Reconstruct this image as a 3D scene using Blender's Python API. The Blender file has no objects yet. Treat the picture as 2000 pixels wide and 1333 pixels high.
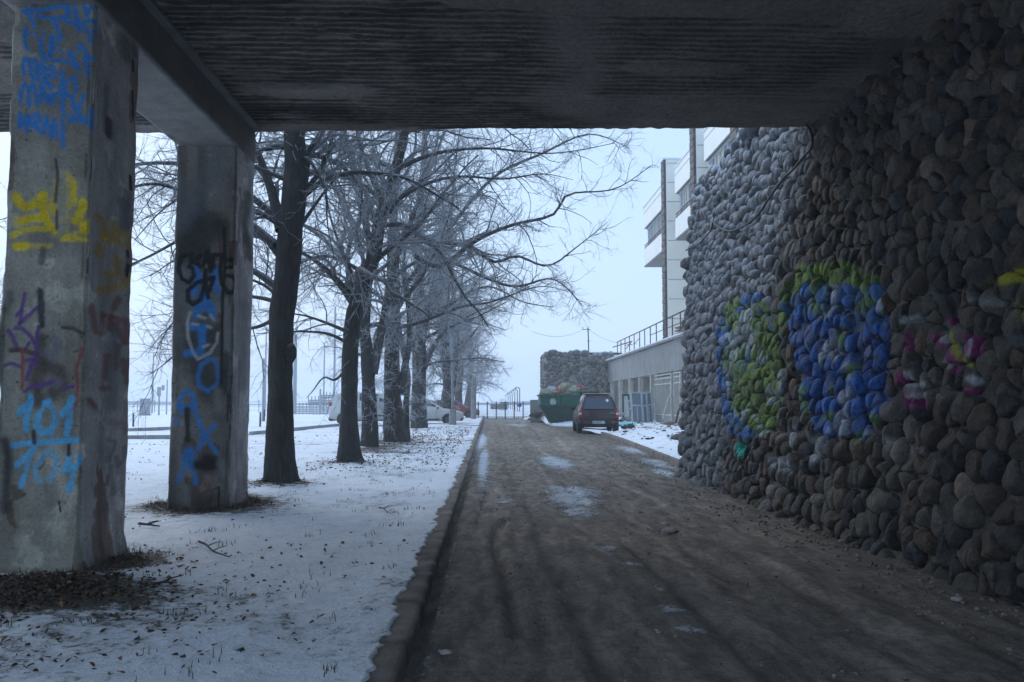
import bpy, math, random
import numpy as np
from mathutils import Vector
random.seed(7); rng = np.random.default_rng(11)
D = bpy.data; SC = bpy.context.scene; COL = SC.collection
R = math.radians

# ---------------------------------------------------------------- camera, world, sun, exposure
H = 1.35; F = 1722.0
PITCH = math.atan(118.5/F); YAW = math.atan(44.0/F*math.cos(PITCH))
cam = D.objects.new("camera", D.cameras.new("camera")); COL.objects.link(cam)
cam.data.sensor_width = 36; cam.data.lens = 36*F/2000
cam.data.clip_start = 0.1; cam.data.clip_end = 3000
cam.location = (0, 0, H); cam.rotation_euler = (math.pi/2+PITCH, 0, -YAW)
SC.camera = cam
SC.view_settings.view_transform = 'Standard'; SC.view_settings.look = 'None'
SC.view_settings.exposure = 0.75; SC.view_settings.gamma = 1.0
w = D.worlds.new("World"); SC.world = w; w.use_nodes = True
nt = w.node_tree; nt.nodes.clear()
out = nt.nodes.new('ShaderNodeOutputWorld'); bg = nt.nodes.new('ShaderNodeBackground')
sky = nt.nodes.new('ShaderNodeTexSky'); sky.sky_type = 'NISHITA'; sky.sun_disc = False
SUN_EL, SUN_AZ = R(38), R(-35)
sky.sun_elevation = SUN_EL; sky.sun_rotation = SUN_AZ; sky.dust_density = 3.0; sky.air_density = 1.5
geo = nt.nodes.new('ShaderNodeTexCoord'); sep = nt.nodes.new('ShaderNodeSeparateXYZ')
ramp = nt.nodes.new('ShaderNodeValToRGB')
ramp.color_ramp.elements[0].position = 0.0; ramp.color_ramp.elements[0].color = (3.7, 5.3, 7.6, 1)
ramp.color_ramp.elements[1].position = 0.75; ramp.color_ramp.elements[1].color = (3.45, 5.0, 7.3, 1)
mixn = nt.nodes.new('ShaderNodeMix'); mixn.data_type = 'RGBA'; mixn.inputs[0].default_value = 0.85
nt.links.new(geo.outputs['Generated'], sep.inputs[0]); nt.links.new(sep.outputs[2], ramp.inputs[0])
nt.links.new(sky.outputs[0], mixn.inputs[6]); nt.links.new(ramp.outputs[0], mixn.inputs[7])
nt.links.new(mixn.outputs[2], bg.inputs[0]); bg.inputs[1].default_value = 0.1
nt.links.new(bg.outputs[0], out.inputs[0])
sun = D.objects.new("overcast_sun", D.lights.new("overcast_sun", 'SUN')); COL.objects.link(sun)
sun.data.energy = 0.85; sun.data.angle = R(40); sun.data.color = (0.86, 0.92, 1.0)
sd = Vector((math.sin(SUN_AZ)*math.cos(SUN_EL), math.cos(SUN_AZ)*math.cos(SUN_EL), math.sin(SUN_EL)))
sun.rotation_euler = sd.to_track_quat('Z', 'Y').to_euler()

# ---------------------------------------------------------------- helpers
_f = np.array([math.sin(YAW)*math.cos(PITCH), math.cos(YAW)*math.cos(PITCH), math.sin(PITCH)])
_r = np.array([math.cos(YAW), -math.sin(YAW), 0.])
_u = np.array([-math.sin(YAW)*math.sin(PITCH), -math.cos(YAW)*math.sin(PITCH), math.cos(PITCH)])
def ray(u, v): return _f*F + _r*(u-1000) + _u*(666.5-v)
def aty(u, v, Y):
    d = ray(u, v); t = Y/d[1]; return np.array([d[0]*t, Y, H+d[2]*t])
def atx(u, v, X):
    d = ray(u, v); t = X/d[0]; return np.array([X, d[1]*t, H+d[2]*t])
def atz(u, v, Z=0.0):
    d = ray(u, v); t = (Z-H)/d[2]; return np.array([d[0]*t, d[1]*t, Z])

def _h(i, j, k, s):
    n = (i*374761393 + j*668265263 + k*2147483647 + s*1274126177) & 0xFFFFFFFF
    n = ((n ^ (n >> 13))*1274126177) & 0xFFFFFFFF
    n = ((n ^ (n >> 16))*2246822519) & 0xFFFFFFFF
    return ((n ^ (n >> 15)) & 0xFFFFFF)/float(0xFFFFFF)
def vnoise(P, scale=1.0, s=0):
    P = np.asarray(P, float)*scale; i = np.floor(P).astype(np.int64); f = P-i; f = f*f*(3-2*f)
    o = 0
    for a in (0, 1):
        for b in (0, 1):
            for c in (0, 1):
                wt = (f[:, 0] if a else 1-f[:, 0])*(f[:, 1] if b else 1-f[:, 1])*(f[:, 2] if c else 1-f[:, 2])
                o = o + wt*_h(i[:, 0]+a, i[:, 1]+b, i[:, 2]+c, s)
    return o*2-1
def fbm(P, scale=1.0, octv=4, s=0, gain=0.5):
    o = 0; a = 1; t = 0
    for k in range(octv):
        o = o+a*vnoise(P, scale*2**k, s+k*17); t += a; a *= gain
    return o/t
def sstep(a, b, x): 
    t = np.clip((x-a)/(b-a), 0, 1); return t*t*(3-2*t)

def link(o, parent=None):
    COL.objects.link(o)
    if parent: o.parent = parent
    return o
def tag(o, label=None, cat=None, group=None, kind=None):
    if label: o['label'] = label
    if cat: o['category'] = cat
    if group: o['group'] = group
    if kind: o['kind'] = kind
    return o
def empty(name, loc=(0, 0, 0), rz=0.0):
    o = D.objects.new(name, None); o.location = loc; o.rotation_euler = (0, 0, rz); o.empty_display_size = .2
    return link(o)
def bulk(name, V, Fc, mat, parent=None, attrs=None, smooth=True, mats=None, fmat=None):
    """V (n,3); Fc (m,k) int array or list of such arrays"""
    me = D.meshes.new(name); V = np.asarray(V, np.float32)
    Fs = Fc if isinstance(Fc, list) else [Fc]
    Fs = [np.asarray(x, np.int32) for x in Fs if len(x)]
    nl = sum(x.size for x in Fs); nf = sum(len(x) for x in Fs)
    me.vertices.add(len(V)); me.vertices.foreach_set('co', V.ravel())
    me.loops.add(nl); me.loops.foreach_set('vertex_index', np.concatenate([x.ravel() for x in Fs]))
    me.polygons.add(nf)
    tot = np.concatenate([np.full(len(x), x.shape[1], np.int32) for x in Fs])
    st = np.concatenate([[0], np.cumsum(tot)[:-1]]).astype(np.int32)
    me.polygons.foreach_set('loop_start', st); me.polygons.foreach_set('loop_total', tot)
    if smooth: me.polygons.foreach_set('use_smooth', np.ones(nf, bool))
    for k, a in (attrs or {}).items():
        a = np.asarray(a, np.float32)
        if a.ndim == 1:
            at = me.attributes.new(k, 'FLOAT', 'POINT'); at.data.foreach_set('value', a)
        else:
            if a.shape[1] == 3: a = np.hstack([a, np.ones((len(a), 1), np.float32)])
            at = me.attributes.new(k, 'FLOAT_COLOR', 'POINT'); at.data.foreach_set('color', a.ravel())
    for m in (mats or [mat]): me.materials.append(m)
    if fmat is not None: me.polygons.foreach_set('material_index', np.asarray(fmat, np.int32))
    me.update(); me.validate()
    return link(D.objects.new(name, me), parent)
def gridfaces(nu, nv, off=0, wrap=False):
    """grid index [i*nv+j]; wrap in i"""
    i = np.arange(nu if wrap else nu-1); j = np.arange(nv-1); I, J = np.meshgrid(i, j, indexing='ij')
    I2 = (I+1) % nu
    return (np.stack([I*nv+J, I2*nv+J, I2*nv+J+1, I*nv+J+1], -1).reshape(-1, 4)+off)

class MB:
    """collects boxes, prisms and tubes into one mesh"""
    def __init__(s): s.v = []; s.f = []; s.n = 0; s.m = []
    def add(s, V, Fc, mi=0):
        s.v.append(np.asarray(V, float)); s.f += [tuple(int(q)+s.n for q in f) for f in Fc]; s.m += [mi]*len(Fc); s.n += len(V); return s
    def box(s, c, d, rz=0, rx=0, ry=0, mi=0, bev=0.0):
        hx, hy, hz = d[0]/2, d[1]/2, d[2]/2
        if bev > 0:
            b = min(bev, hx*.9, hy*.9, hz*.9); V = []
            for z, k in ((-hz, b), (-hz+b, 0), (hz-b, 0), (hz, b)):
                X, Y = hx-k, hy-k
                V += [(-X+b, -Y, z), (X-b, -Y, z), (X, -Y+b, z), (X, Y-b, z), (X-b, Y, z), (-X+b, Y, z), (-X, Y-b, z), (-X, -Y+b, z)] if True else []
            Fc = [tuple(range(7, -1, -1)), tuple(range(24, 32))]
            for r in range(3):
                for i in range(8):
                    a = r*8+i; a2 = r*8+(i+1) % 8; Fc.append((a, a2, a2+8, a+8))
        else:
            V = [(x, y, z) for z in (-hz, hz) for x, y in ((-hx, -hy), (hx, -hy), (hx, hy), (-hx, hy))]
            Fc = [(3, 2, 1, 0), (4, 5, 6, 7), (0, 1, 5, 4), (1, 2, 6, 5), (2, 3, 7, 6), (3, 0, 4, 7)]
        V = np.array(V, float)
        for ang, (a, b2) in ((rx, (1, 2)), (ry, (2, 0)), (rz, (0, 1))):
            if ang:
                ca, sa = math.cos(ang), math.sin(ang); A = V[:, a].copy(); B = V[:, b2].copy()
                V[:, a] = A*ca-B*sa; V[:, b2] = A*sa+B*ca
        return s.add(V+np.array(c), Fc, mi)
    def tube(s, pts, rad, n=8, cap=True, mi=0):
        P = np.array(pts, float); rad = np.broadcast_to(np.asarray(rad, float), (len(P),))
        T = np.gradient(P, axis=0); T /= np.linalg.norm(T, axis=1)[:, None]+1e-9
        ref = np.array([0, 0, 1.]) if abs(T[0][2]) < .9 else np.array([1., 0, 0])
        V = []
        for p, t, r in zip(P, T, rad):
            a = np.cross(t, ref); a /= np.linalg.norm(a)+1e-9; b = np.cross(t, a)
            for k in range(n):
                th = 2*math.pi*k/n; V.append(p+r*(a*math.cos(th)+b*math.sin(th)))
        Fc = []
        for i in range(len(P)-1):
            for k in range(n):
                k2 = (k+1) % n; Fc.append((i*n+k, i*n+k2, (i+1)*n+k2, (i+1)*n+k))
        if cap: Fc += [tuple(range(n)), tuple(range((len(P)-1)*n+n-1, (len(P)-1)*n-1, -1))]
        return s.add(V, Fc, mi)
    def prism(s, poly, axis, a, b, mi=0):
        """poly: list of 2D pts; extruded along axis from a to b. axis 'x': pts=(y,z); 'y': (x,z); 'z': (x,y)"""
        n = len(poly); V = []
        for t in (a, b):
            for p, q in poly:
                V.append({'x': (t, p, q), 'y': (p, t, q), 'z': (p, q, t)}[axis])
        Fc = [tuple(range(n)), tuple(range(2*n-1, n-1, -1))]+[(i, (i+1) % n, n+(i+1) % n, n+i) for i in range(n)]
        return s.add(V, Fc, mi)
    def build(s, name, mat, parent=None, smooth=False, mats=None, bevel=0.0):
        me = D.meshes.new(name); V = np.concatenate(s.v)
        me.from_pydata(V.tolist(), [], s.f)
        for m in (mats or [mat]): me.materials.append(m)
        if mats: me.polygons.foreach_set('material_index', s.m)
        me.update()
        import bmesh
        bm = bmesh.new(); bm.from_mesh(me); bmesh.ops.recalc_face_normals(bm, faces=bm.faces); bm.to_mesh(me); bm.free()
        if smooth:
            for p in me.polygons: p.use_smooth = True
        o = link(D.objects.new(name, me), parent)
        if bevel:
            b = o.modifiers.new('bevel', 'BEVEL'); b.width = bevel; b.segments = 2; b.limit_method = 'ANGLE'
        return o
def copy_tree(o, parent=None):
    c = o.copy(); COL.objects.link(c); c.parent = parent
    for ch in list(o.children): copy_tree(ch, c)
    return c

# ---------------------------------------------------------------- materials
def nodes(name):
    m = D.materials.new(name); m.use_nodes = True; t = m.node_tree
    b = t.nodes['Principled BSDF']
    return m, t, b
def N(t, typ, **kw):
    n = t.nodes.new(typ)
    for k, v in kw.items():
        if k.startswith('i_'):
            key = k[2:]; key = int(key) if key.isdigit() else key
            n.inputs[key].default_value = v
        else: setattr(n, k, v)
    return n
def noise(t, scale, detail=4, rough=.6, vec=None, dist=0):
    n = N(t, 'ShaderNodeTexNoise'); n.inputs['Scale'].default_value = scale; n.inputs['Detail'].default_value = detail
    n.inputs['Roughness'].default_value = rough; n.inputs['Distortion'].default_value = dist
    if vec: t.links.new(vec, n.inputs['Vector'])
    return n.outputs['Fac']
def mapr(t, src, a, b, c=0., d=1.):
    n = N(t, 'ShaderNodeMapRange'); t.links.new(src, n.inputs[0])
    for i, v in zip((1, 2, 3, 4), (a, b, c, d)): n.inputs[i].default_value = v
    return n.outputs[0]
def mixc(t, fac, A, B, mode='MIX'):
    n = N(t, 'ShaderNodeMix'); n.data_type = 'RGBA'; n.blend_type = mode
    for s_, i in ((fac, 0), (A, 6), (B, 7)):
        if isinstance(s_, (int, float)): n.inputs[i].default_value = s_
        elif isinstance(s_, tuple): n.inputs[i].default_value = s_+(1,) if len(s_) == 3 else s_
        else: t.links.new(s_, n.inputs[i])
    return n.outputs[2]
def mth(t, op, a, b=None):
    n = N(t, 'ShaderNodeMath', operation=op)
    for s_, i in ((a, 0), (b, 1)):
        if s_ is None: continue
        if isinstance(s_, (int, float)): n.inputs[i].default_value = s_
        else: t.links.new(s_, n.inputs[i])
    return n.outputs[0]
def bump(t, b, h, strength=.4, dist=.02):
    n = N(t, 'ShaderNodeBump'); n.inputs['Strength'].default_value = strength; n.inputs['Distance'].default_value = dist
    t.links.new(h, n.inputs['Height']); t.links.new(n.outputs[0], b.inputs['Normal']); return n
def attr(t, name, out='Color'):
    n = N(t, 'ShaderNodeAttribute'); n.attribute_name = name; return n.outputs[out]
def objco(t): return N(t, 'ShaderNodeTexCoord').outputs['Object']
def plain(name, col, rough=.6, metal=0., var=.25, scale=6., bmp=.15, dirt=None, emis=None):
    m, t, b = nodes(name); vec = objco(t)
    n = noise(t, scale, 5, .65, vec); dk = tuple(c*(1-var) for c in col); lt = tuple(min(1, c*(1+var*.6)) for c in col)
    c = mixc(t, mapr(t, n, .3, .7), dk, lt)
    if dirt:
        c = mixc(t, mapr(t, noise(t, scale*.4, 6, .7, vec), .48, .68, 0, .8), c, dirt)
    t.links.new(c, b.inputs['Base Color']); b.inputs['Roughness'].default_value = rough; b.inputs['Metallic'].default_value = metal
    if bmp: bump(t, b, noise(t, scale*6, 4, .6, vec), bmp, .01)
    return m
def vcmat(name, rough=.85, nscale=30., var=.35, bmp=.5, bscale=60., bdist=.01, big=3.):
    """colour attribute 'col' with fine procedural variation"""
    m, t, b = nodes(name); vec = objco(t); c = attr(t, 'col')
    f = mapr(t, noise(t, nscale, 6, .7, vec), .25, .75, 1-var, 1+var*.7)
    f2 = mapr(t, noise(t, big, 5, .6, vec), .3, .7, 1-var*.6, 1+var*.5)
    k = mth(t, 'MULTIPLY', f, f2)
    vm = N(t, 'ShaderNodeVectorMath', operation='SCALE'); t.links.new(c, vm.inputs[0]); t.links.new(k, vm.inputs['Scale'])
    t.links.new(vm.outputs[0], b.inputs['Base Color']); b.inputs['Roughness'].default_value = rough
    bump(t, b, mth(t, 'ADD', noise(t, bscale, 5, .7, vec), mth(t, 'MULTIPLY', noise(t, bscale*.25, 4, .6, vec), 2.)), bmp, bdist)
    return m
M = {}
M['concrete'] = vcmat('painted_concrete', .9, 45, .35, .5, 70, .008, 4)
M['ceiling'] = vcmat('ceiling_concrete', .9, 14, .45, .9, 22, .03, 1.2)
M['stone'] = vcmat('cobble_stone', .85, 26, .5, .9, 38, .03, 7)
M['bark'] = None
def make_bark():
    m, t, b = nodes('bark'); vec = objco(t)
    mp = N(t, 'ShaderNodeMapping'); mp.inputs['Scale'].default_value = (9, 9, 1.6); t.links.new(vec, mp.inputs[0])
    n = noise(t, 2.2, 8, .7, mp.outputs[0], .6); n2 = noise(t, 1.4, 4, .6, vec)
    c = mixc(t, mapr(t, n, .35, .65), (.012, .011, .010), (.06, .05, .042))
    c = mixc(t, mapr(t, n2, .52, .7, 0, .5), c, (.06, .075, .055))
    g = N(t, 'ShaderNodeNewGeometry'); sx = N(t, 'ShaderNodeSeparateXYZ'); t.links.new(g.outputs['Normal'], sx.inputs[0])
    fr = attr(t, 'frost', 'Fac')
    up = mapr(t, mth(t, 'ADD', sx.outputs[2], mapr(t, noise(t, 14, 3, .6, vec), 0, 1, -.3, .3)), .35, .8, 0, 1)
    k = mth(t, 'MULTIPLY', mth(t, 'MAXIMUM', mth(t, 'MULTIPLY', up, .85), mapr(t, fr, .42, .95, .08, 1.)), fr)
    c = mixc(t, k, c, (.70, .72, .76))
    t.links.new(c, b.inputs['Base Color']); b.inputs['Roughness'].default_value = .9
    bump(t, b, n, 1., .06); return m
M['bark'] = make_bark()
def make_snow():
    m, t, b = nodes('snow'); vec = objco(t); bare = attr(t, 'bare', 'Fac')
    n = noise(t, 9, 7, .72, vec); n2 = noise(t, 1.1, 4, .6, vec); n3 = noise(t, 34, 4, .65, vec)
    s = mth(t, 'ADD', mth(t, 'MULTIPLY', n, .55), mth(t, 'ADD', mth(t, 'MULTIPLY', n2, .35), mth(t, 'MULTIPLY', n3, .25)))
    s = mth(t, 'ADD', s, mth(t, 'MULTIPLY', bare, .42))
    k = mapr(t, s, .69, .76)
    soil = mixc(t, mapr(t, n3, .35, .65), (.035, .03, .022), (.12, .10, .065))
    sn = mixc(t, mapr(t, noise(t, 3, 4, .5, vec), .3, .7), (.76, .79, .85), (.86, .88, .91))
    sn = mixc(t, mapr(t, s, .62, .70, 0, .35), sn, (.30, .29, .27))
    c = mixc(t, k, sn, soil)
    t.links.new(c, b.inputs['Base Color']); b.inputs['Roughness'].default_value = .75
    hh = mth(t, 'SUBTRACT', mth(t, 'ADD', mth(t, 'MULTIPLY', noise(t, 6, 5, .6, vec), 1.6), mth(t, 'MULTIPLY', noise(t, 30, 5, .75, vec), .6)), mth(t, 'MULTIPLY', k, .7))
    bump(t, b, hh, .8, .045); return m
M['snow'] = make_snow()
def make_road():
    m, t, b = nodes('dirty_icy_road'); vec = objco(t); sn = attr(t, 'snow', 'Fac')
    mp = N(t, 'ShaderNodeMapping'); mp.inputs['Scale'].default_value = (3.2, .8, 1); t.links.new(vec, mp.inputs[0])
    n = noise(t, 1.8, 8, .68, mp.outputs[0], .3); n2 = noise(t, 11, 7, .75, vec); n3 = noise(t, 55, 4, .7, vec)
    c = mixc(t, mapr(t, n, .38, .64), (.15, .118, .092), (.42, .35, .295))
    tn = attr(t, 'tone', 'Fac'); vs_ = N(t, 'ShaderNodeVectorMath', operation='SCALE'); t.links.new(c, vs_.inputs[0]); t.links.new(tn, vs_.inputs['Scale']); c = vs_.outputs[0]
    c = mixc(t, mapr(t, n2, .44, .64, 0, .55), c, (.085, .062, .045))
    c = mixc(t, mapr(t, n3, .52, .68, 0, .5), c, (.40, .37, .34))
    s = mth(t, 'ADD', mth(t, 'ADD', mth(t, 'MULTIPLY', noise(t, 3.2, 6, .75, vec, .6), .9), mth(t, 'MULTIPLY', noise(t, 13, 5, .75, vec), .7)), mth(t, 'ADD', mth(t, 'MULTIPLY', noise(t, 38, 4, .8, vec), .95), mth(t, 'MULTIPLY', sn, .5)))
    k = mapr(t, s, 1.625, 1.69, 0, .95)
    c = mixc(t, k, c, (.72, .76, .82))
    t.links.new(c, b.inputs['Base Color'])
    t.links.new(mapr(t, n, .3, .7, .78, .95), b.inputs['Roughness']); b.inputs['Specular IOR Level'].default_value = .25
    bump(t, b, mth(t, 'ADD', mth(t, 'MULTIPLY', n2, 1.), mth(t, 'ADD', mth(t, 'MULTIPLY', n3, .5), mth(t, 'MULTIPLY', k, .3))), 1., .07)
    return m
M['road'] = make_road()
M['leaf'] = vcmat('dead_leaves', .8, 40, .4, .2, 50, .003, 5)
# ================================================================ SETTING: ground sheets
def arr_grid(xs, ys):
    X, Y = np.meshgrid(xs, ys, indexing='ij'); return X.ravel(), Y.ravel()
def geom(a, b, n, p=1.0):
    t = np.linspace(0, 1, n)**p; return a+(b-a)*t
# -- open snow field to the horizon, with tracks of a road far left
xs = np.concatenate([np.linspace(-900, -70, 30)[:-1], np.linspace(-70, 30, 160), np.linspace(30, 900, 30)[1:]])
ys = np.concatenate([np.linspace(-60, 20, 30)[:-1], np.linspace(20, 140, 200), np.linspace(140, 1500, 40)[1:]])
X, Y = arr_grid(xs, ys); P = np.stack([X, Y, 0*X], 1)
Z = -0.05+.05*fbm(P, .25, 4, 3)
bare = -.35+.25*sstep(.55, .8, vnoise(P, .09, 5)*.5+.5)
bulk('ground', np.stack([X, Y, Z-.06], 1), gridfaces(len(xs), len(ys)), M['snow'], attrs={'bare': bare})
tag(D.objects['ground'], kind='structure')
# -- snowy verge between kerb and columns
xs = np.concatenate([-geom(.50, 5.6, 130, 1.25)[::-1], ])
xs = np.concatenate([np.linspace(-40, -5.7, 60), xs]); ys = np.concatenate([np.linspace(-6, 2, 20)[:-1], geom(2, 22, 420, 1.25), np.linspace(22, 90, 260)[1:]])
X, Y = arr_grid(xs, ys); P = np.stack([X, Y, 0*X], 1)
edge = -0.535+.06*fbm(P*[0, 1, 0]+[0, 0, 3], 1.2, 3, 9, .6)+.07*fbm(P*[0, 1, 0]+[0, 0, 9], 7, 4, 12, .7)
Xd = np.where(X > -1.2, -1.2+(X+1.2)/(.70)*(edge+1.2), X)
cl = lambda cx, cy, r: np.exp(-(((X-cx)**2+(Y-cy)**2)/r**2))
mound = .09*np.exp(-(((X+3.15)/.6)**2+((Y-6.2)/.4)**2))
Z = .075+.035*fbm(P, .8, 4, 21)+.012*fbm(P, 6, 3, 22)+.10*sstep(-1.3, -8, X)*0+mound
w_ = sstep(-1.0, -.62, X)*.85; Z = Z*(1-w_)+w_*.108; Z = np.where(X > -.512, .055, Z)
Z = np.where(X < -30, Z-.15*sstep(-30, -40, X), Z)
Z += .22*np.exp(-(((X+1.9)/1.1)**2+((Y-43)/6)**2))*sstep(36, 40, Y)*.6
for tx, ty in ((-3.32, 14.1), (-2.93, 18.6), (-3.36, 24.5), (-3.0, 28)): Z += .05*cl(tx, ty, .5)
bare = .05+.10*vnoise(P, .7, 91)+.95*np.exp(-(((X+3.1)/.75)**2+((Y-6.0)/.42)**2))+.55*cl(-3.5, 11.1, .85)*1.6+.9*cl(-3.0, 7.3, .42)+.55*cl(-3.35, 14.1, .55)+.4*cl(-2.93, 18.6, .6)
bare += .20*np.exp(-(((X+2.0)/1.5)**2+((Y-5.3)/1.1)**2))+.10*sstep(15, 26, Y)*sstep(-4.5, -2.5, X)*sstep(45, 32, Y)-.18*sstep(2.4, 1.2, np.abs(X+3.2))*0
bare += .75*np.exp(-((Y-45.5)/.9)**2)*sstep(-3.2, -2, X)+.3*np.exp(-((X+3.2)/1)**2)*(Y > 22)*(Y < 34)
bare += .35*np.exp(-((Y-26.5+.05*X)/.12)**2)*(X < -5)
o = bulk('snow_verge', np.stack([Xd, Y, Z], 1), gridfaces(len(xs), len(ys)), M['snow'], attrs={'bare': bare}); tag(o, kind='structure')
# -- road
xs = np.linspace(-.43, 4.6, 150); ys = np.concatenate([np.linspace(-6, 3, 12)[:-1], geom(3, 22, 420, 1.2), np.linspace(22, 78, 120)[1:]])
X, Y = arr_grid(xs, ys); P = np.stack([X, Y, 0*X], 1)
Z = .03*fbm(P*[1, .25, 1], 1.5, 4, 31)+.014*fbm(P, 5, 5, 32, .65)
for rx, wd, dp in ((.15, .22, .03), (.55, .10, .03), (1.75, .25, .035), (2.2, .10, .025), (1.3, .07, .02), (2.7, .12, .02)):
    Z -= dp*np.exp(-((X-rx-.08*vnoise(P*[0, 1, 0], .35, 5))/wd)**2)
def gpt(u, v): return atz(u, v)[:2]
def segd(X, Y, pts):
    d = np.full(X.shape, 1e9)
    for (x0, y0), (x1, y1) in zip(pts[:-1], pts[1:]):
        dx, dy = x1-x0, y1-y0; t = np.clip(((X-x0)*dx+(Y-y0)*dy)/(dx*dx+dy*dy+1e-12), 0, 1)
        d = np.minimum(d, np.hypot(X-x0-t*dx, Y-y0-t*dy))
    return d
rut = [gpt(*p) for p in ((985, 1015), (970, 1040), (966, 1062), (980, 1100), (990, 1135), (1003, 1180), (1008, 1240))]
dd = segd(X, Y, rut); Z -= .045*np.exp(-(dd/.045)**2); Z += .02*np.exp(-((dd-.10)/.06)**2)
rut = [gpt(*p) for p in ((950, 960), (942, 1000), (925, 1050))]
dd = segd(X, Y, rut); Z -= .03*np.exp(-(dd/.05)**2)
Z -= .05*np.exp(-((X+.40)/.05)**2)
snowm = np.zeros_like(X)
for (u, v, ru, rv, s_) in ((1085, 900, 32, 14, 1.), (1115, 958, 55, 12, .95), (1120, 975, 50, 14, 1.), (1130, 1000, 38, 14, .9), (1185, 1075, 32, 10, .75), (1232, 1103, 24, 5, .9), (1190, 1072, 16, 5, .8), (1310, 1190, 26, 8, .8), (1350, 1232, 28, 7, .95), (1285, 1233, 10, 5, .9), (1290, 1150, 16, 6, .7),
    (985, 975, 26, 5, .8), (945, 900, 10, 34, 1.1), (938, 860, 14, 18, 1.1), (1250, 880, 42, 10, .95), (1285, 905, 30, 12, .9), (1300, 925, 22, 9, 1.), (1225, 860, 26, 7, .8), (1010, 830, 26, 3, .9), (1060, 838, 60, 2.5, .5), (1720, 1125, 45, 8, .5), (1850, 1190, 55, 12, .45), (1305, 1030, 8, 5, .6), (960, 930, 14, 12, .6)):
    c = atz(u, v); rx = 1.35*ru/F*c[1]; ry = 1.35*rv*c[1]**2/(F*H)
    snowm = np.maximum(snowm, s_*np.exp(-(((X-c[0])/rx)**2+((Y-c[1])/ry)**2)**1.3))
snowm = np.maximum(snowm, .62*np.exp(-((X+.33)/.035)**2)*sstep(12, 8, Y))
edn = X+.35*fbm(P*[0, 1, 0], .45, 4, 55)+.15*fbm(P, 3, 3, 56); snowm = np.maximum(snowm, .66*sstep(.25, -.25, edn)*sstep(13, 20, Y)*sstep(-.6, -.1, vnoise(P*[0, 1, 0], .22, 57)+.35)); snowm = np.maximum(snowm, .65*sstep(50, 62, Y+4*fbm(P, .5, 3, 58))); snowm = np.maximum(snowm, .9*sstep(3.0, 3.6, X)*sstep(44, 50, Y))
tone = 1.08+.2*fbm(P*[1, .12, 1], 4, 5, 71, .6)+.2*fbm(P*[1, .6, 1], 1.1, 4, 73)
for k_, (x0_, cv, wd, am) in enumerate(((.05, .3, .10, .45), (.42, .3, .05, -.4), (.95, -.2, .06, .4), (1.55, -.4, .09, .45), (1.9, -.45, .04, -.45), (2.35, -.5, .10, .4), (2.65, -.5, .04, -.35), (1.2, .5, .05, -.3))):
    xc = x0_+cv*.35*np.sin(Y*.16+k_)+.05*vnoise(P*[0, 1, 0], .8, 60+k_); g_ = np.exp(-((X-xc)/wd)**2)*sstep(-.5, .2, vnoise(P*[0, 1, 0], .3, 90+k_)); tone += am*g_; Z -= .012*np.sign(am)*g_*-1
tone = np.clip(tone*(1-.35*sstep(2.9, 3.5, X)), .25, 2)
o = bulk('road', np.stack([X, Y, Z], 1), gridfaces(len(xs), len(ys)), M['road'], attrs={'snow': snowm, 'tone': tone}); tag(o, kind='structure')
# -- kerb: worn concrete edging, one block per metre
def kerb(name, path, wid, top, seed):
    ys_ = np.arange(path[0][1], path[-1][1], .045); cx = np.interp(ys_, [p[1] for p in path], [p[0] for p in path])
    prof = np.array([(-.5, -.25), (-.5, 1), (-.35, 1), (-.2, 1), (0, 1), (.2, 1), (.36, 1), (.47, .93), (.5, .8), (.5, .4), (.5, -.25)])
    nu, nv = len(ys_), len(prof)
    Yg = np.repeat(ys_, nv); pr = np.tile(prof, (nu, 1)); X_ = np.repeat(cx, nv)+pr[:, 0]*wid; Z_ = pr[:, 1]*top
    P_ = np.stack([X_, Yg, Z_], 1); nn = fbm(P_, 6, 4, seed, .65)
    P_[:, 0] += .02*nn*(pr[:, 1] > .2); P_[:, 2] += .018*fbm(P_, 9, 4, seed+1)
    g = np.abs(((Yg+.3) % 1.0)-.5) > .475; P_[:, 2] -= .02*g*(pr[:, 1] > .5)
    chip = np.maximum(0, vnoise(P_, 3.1, seed+2)-.35); P_[:, 2] -= .08*chip*(pr[:, 0] > .1); P_[:, 0] -= .05*chip*(pr[:, 0] > .2)
    c = np.array([.20, .165, .135])*(1+.75*nn[:, None])*(1-.5*sstep(.1, .5, fbm(P_, 2.3, 4, seed+9)))[:, None]*(1-.5*g[:, None])
    o = bulk(name, P_, gridfaces(nu, nv), M['concrete'], attrs={'col': np.clip(c, .01, 1)}); return tag(o, kind='structure')
kerb('kerb', [(-.535, -5), (-.535, 78)], .225, .095, 41)
kerb('right_kerb', [(3.92, 17.5), (4.02, 19.5), (4.28, 25), (4.5, 31), (4.62, 36)], .16, .12, 51)
# -- rubbly snow verge on the right in front of the terrace
xs = np.linspace(0, 1, 110); ys = np.linspace(16.5, 70, 330)
X, Y = arr_grid(xs, ys)
left = np.interp(Y, [16.5, 19.5, 25, 31, 36, 38, 46, 50, 60, 70], [3.95, 4.08, 4.35, 4.57, 4.75, 6.0, 6.3, 3.6, 3.2, 2.6])
X = left+X**1.3*(9.9-left); P = np.stack([X, Y, 0*X], 1)
Z = .10+.22*sstep(0, 1.6, X-left)*(.6+.4*vnoise(P, .5, 6))+.09*fbm(P, 1.3, 5, 61, .6)*sstep(0, .7, X-left)+.03*fbm(P, 7, 3, 63)
Z -= .16*sstep(.12, 0, X-left)
Z += .35*np.exp(-(((X-3.9)/.8)**2+((Y-57)/3)**2))+.45*np.exp(-(((X-3.4)/.9)**2+((Y-63)/3)**2))
bare = .02+.12*vnoise(P, 1.2, 8)-.1*sstep(30, 20, Y)
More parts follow.
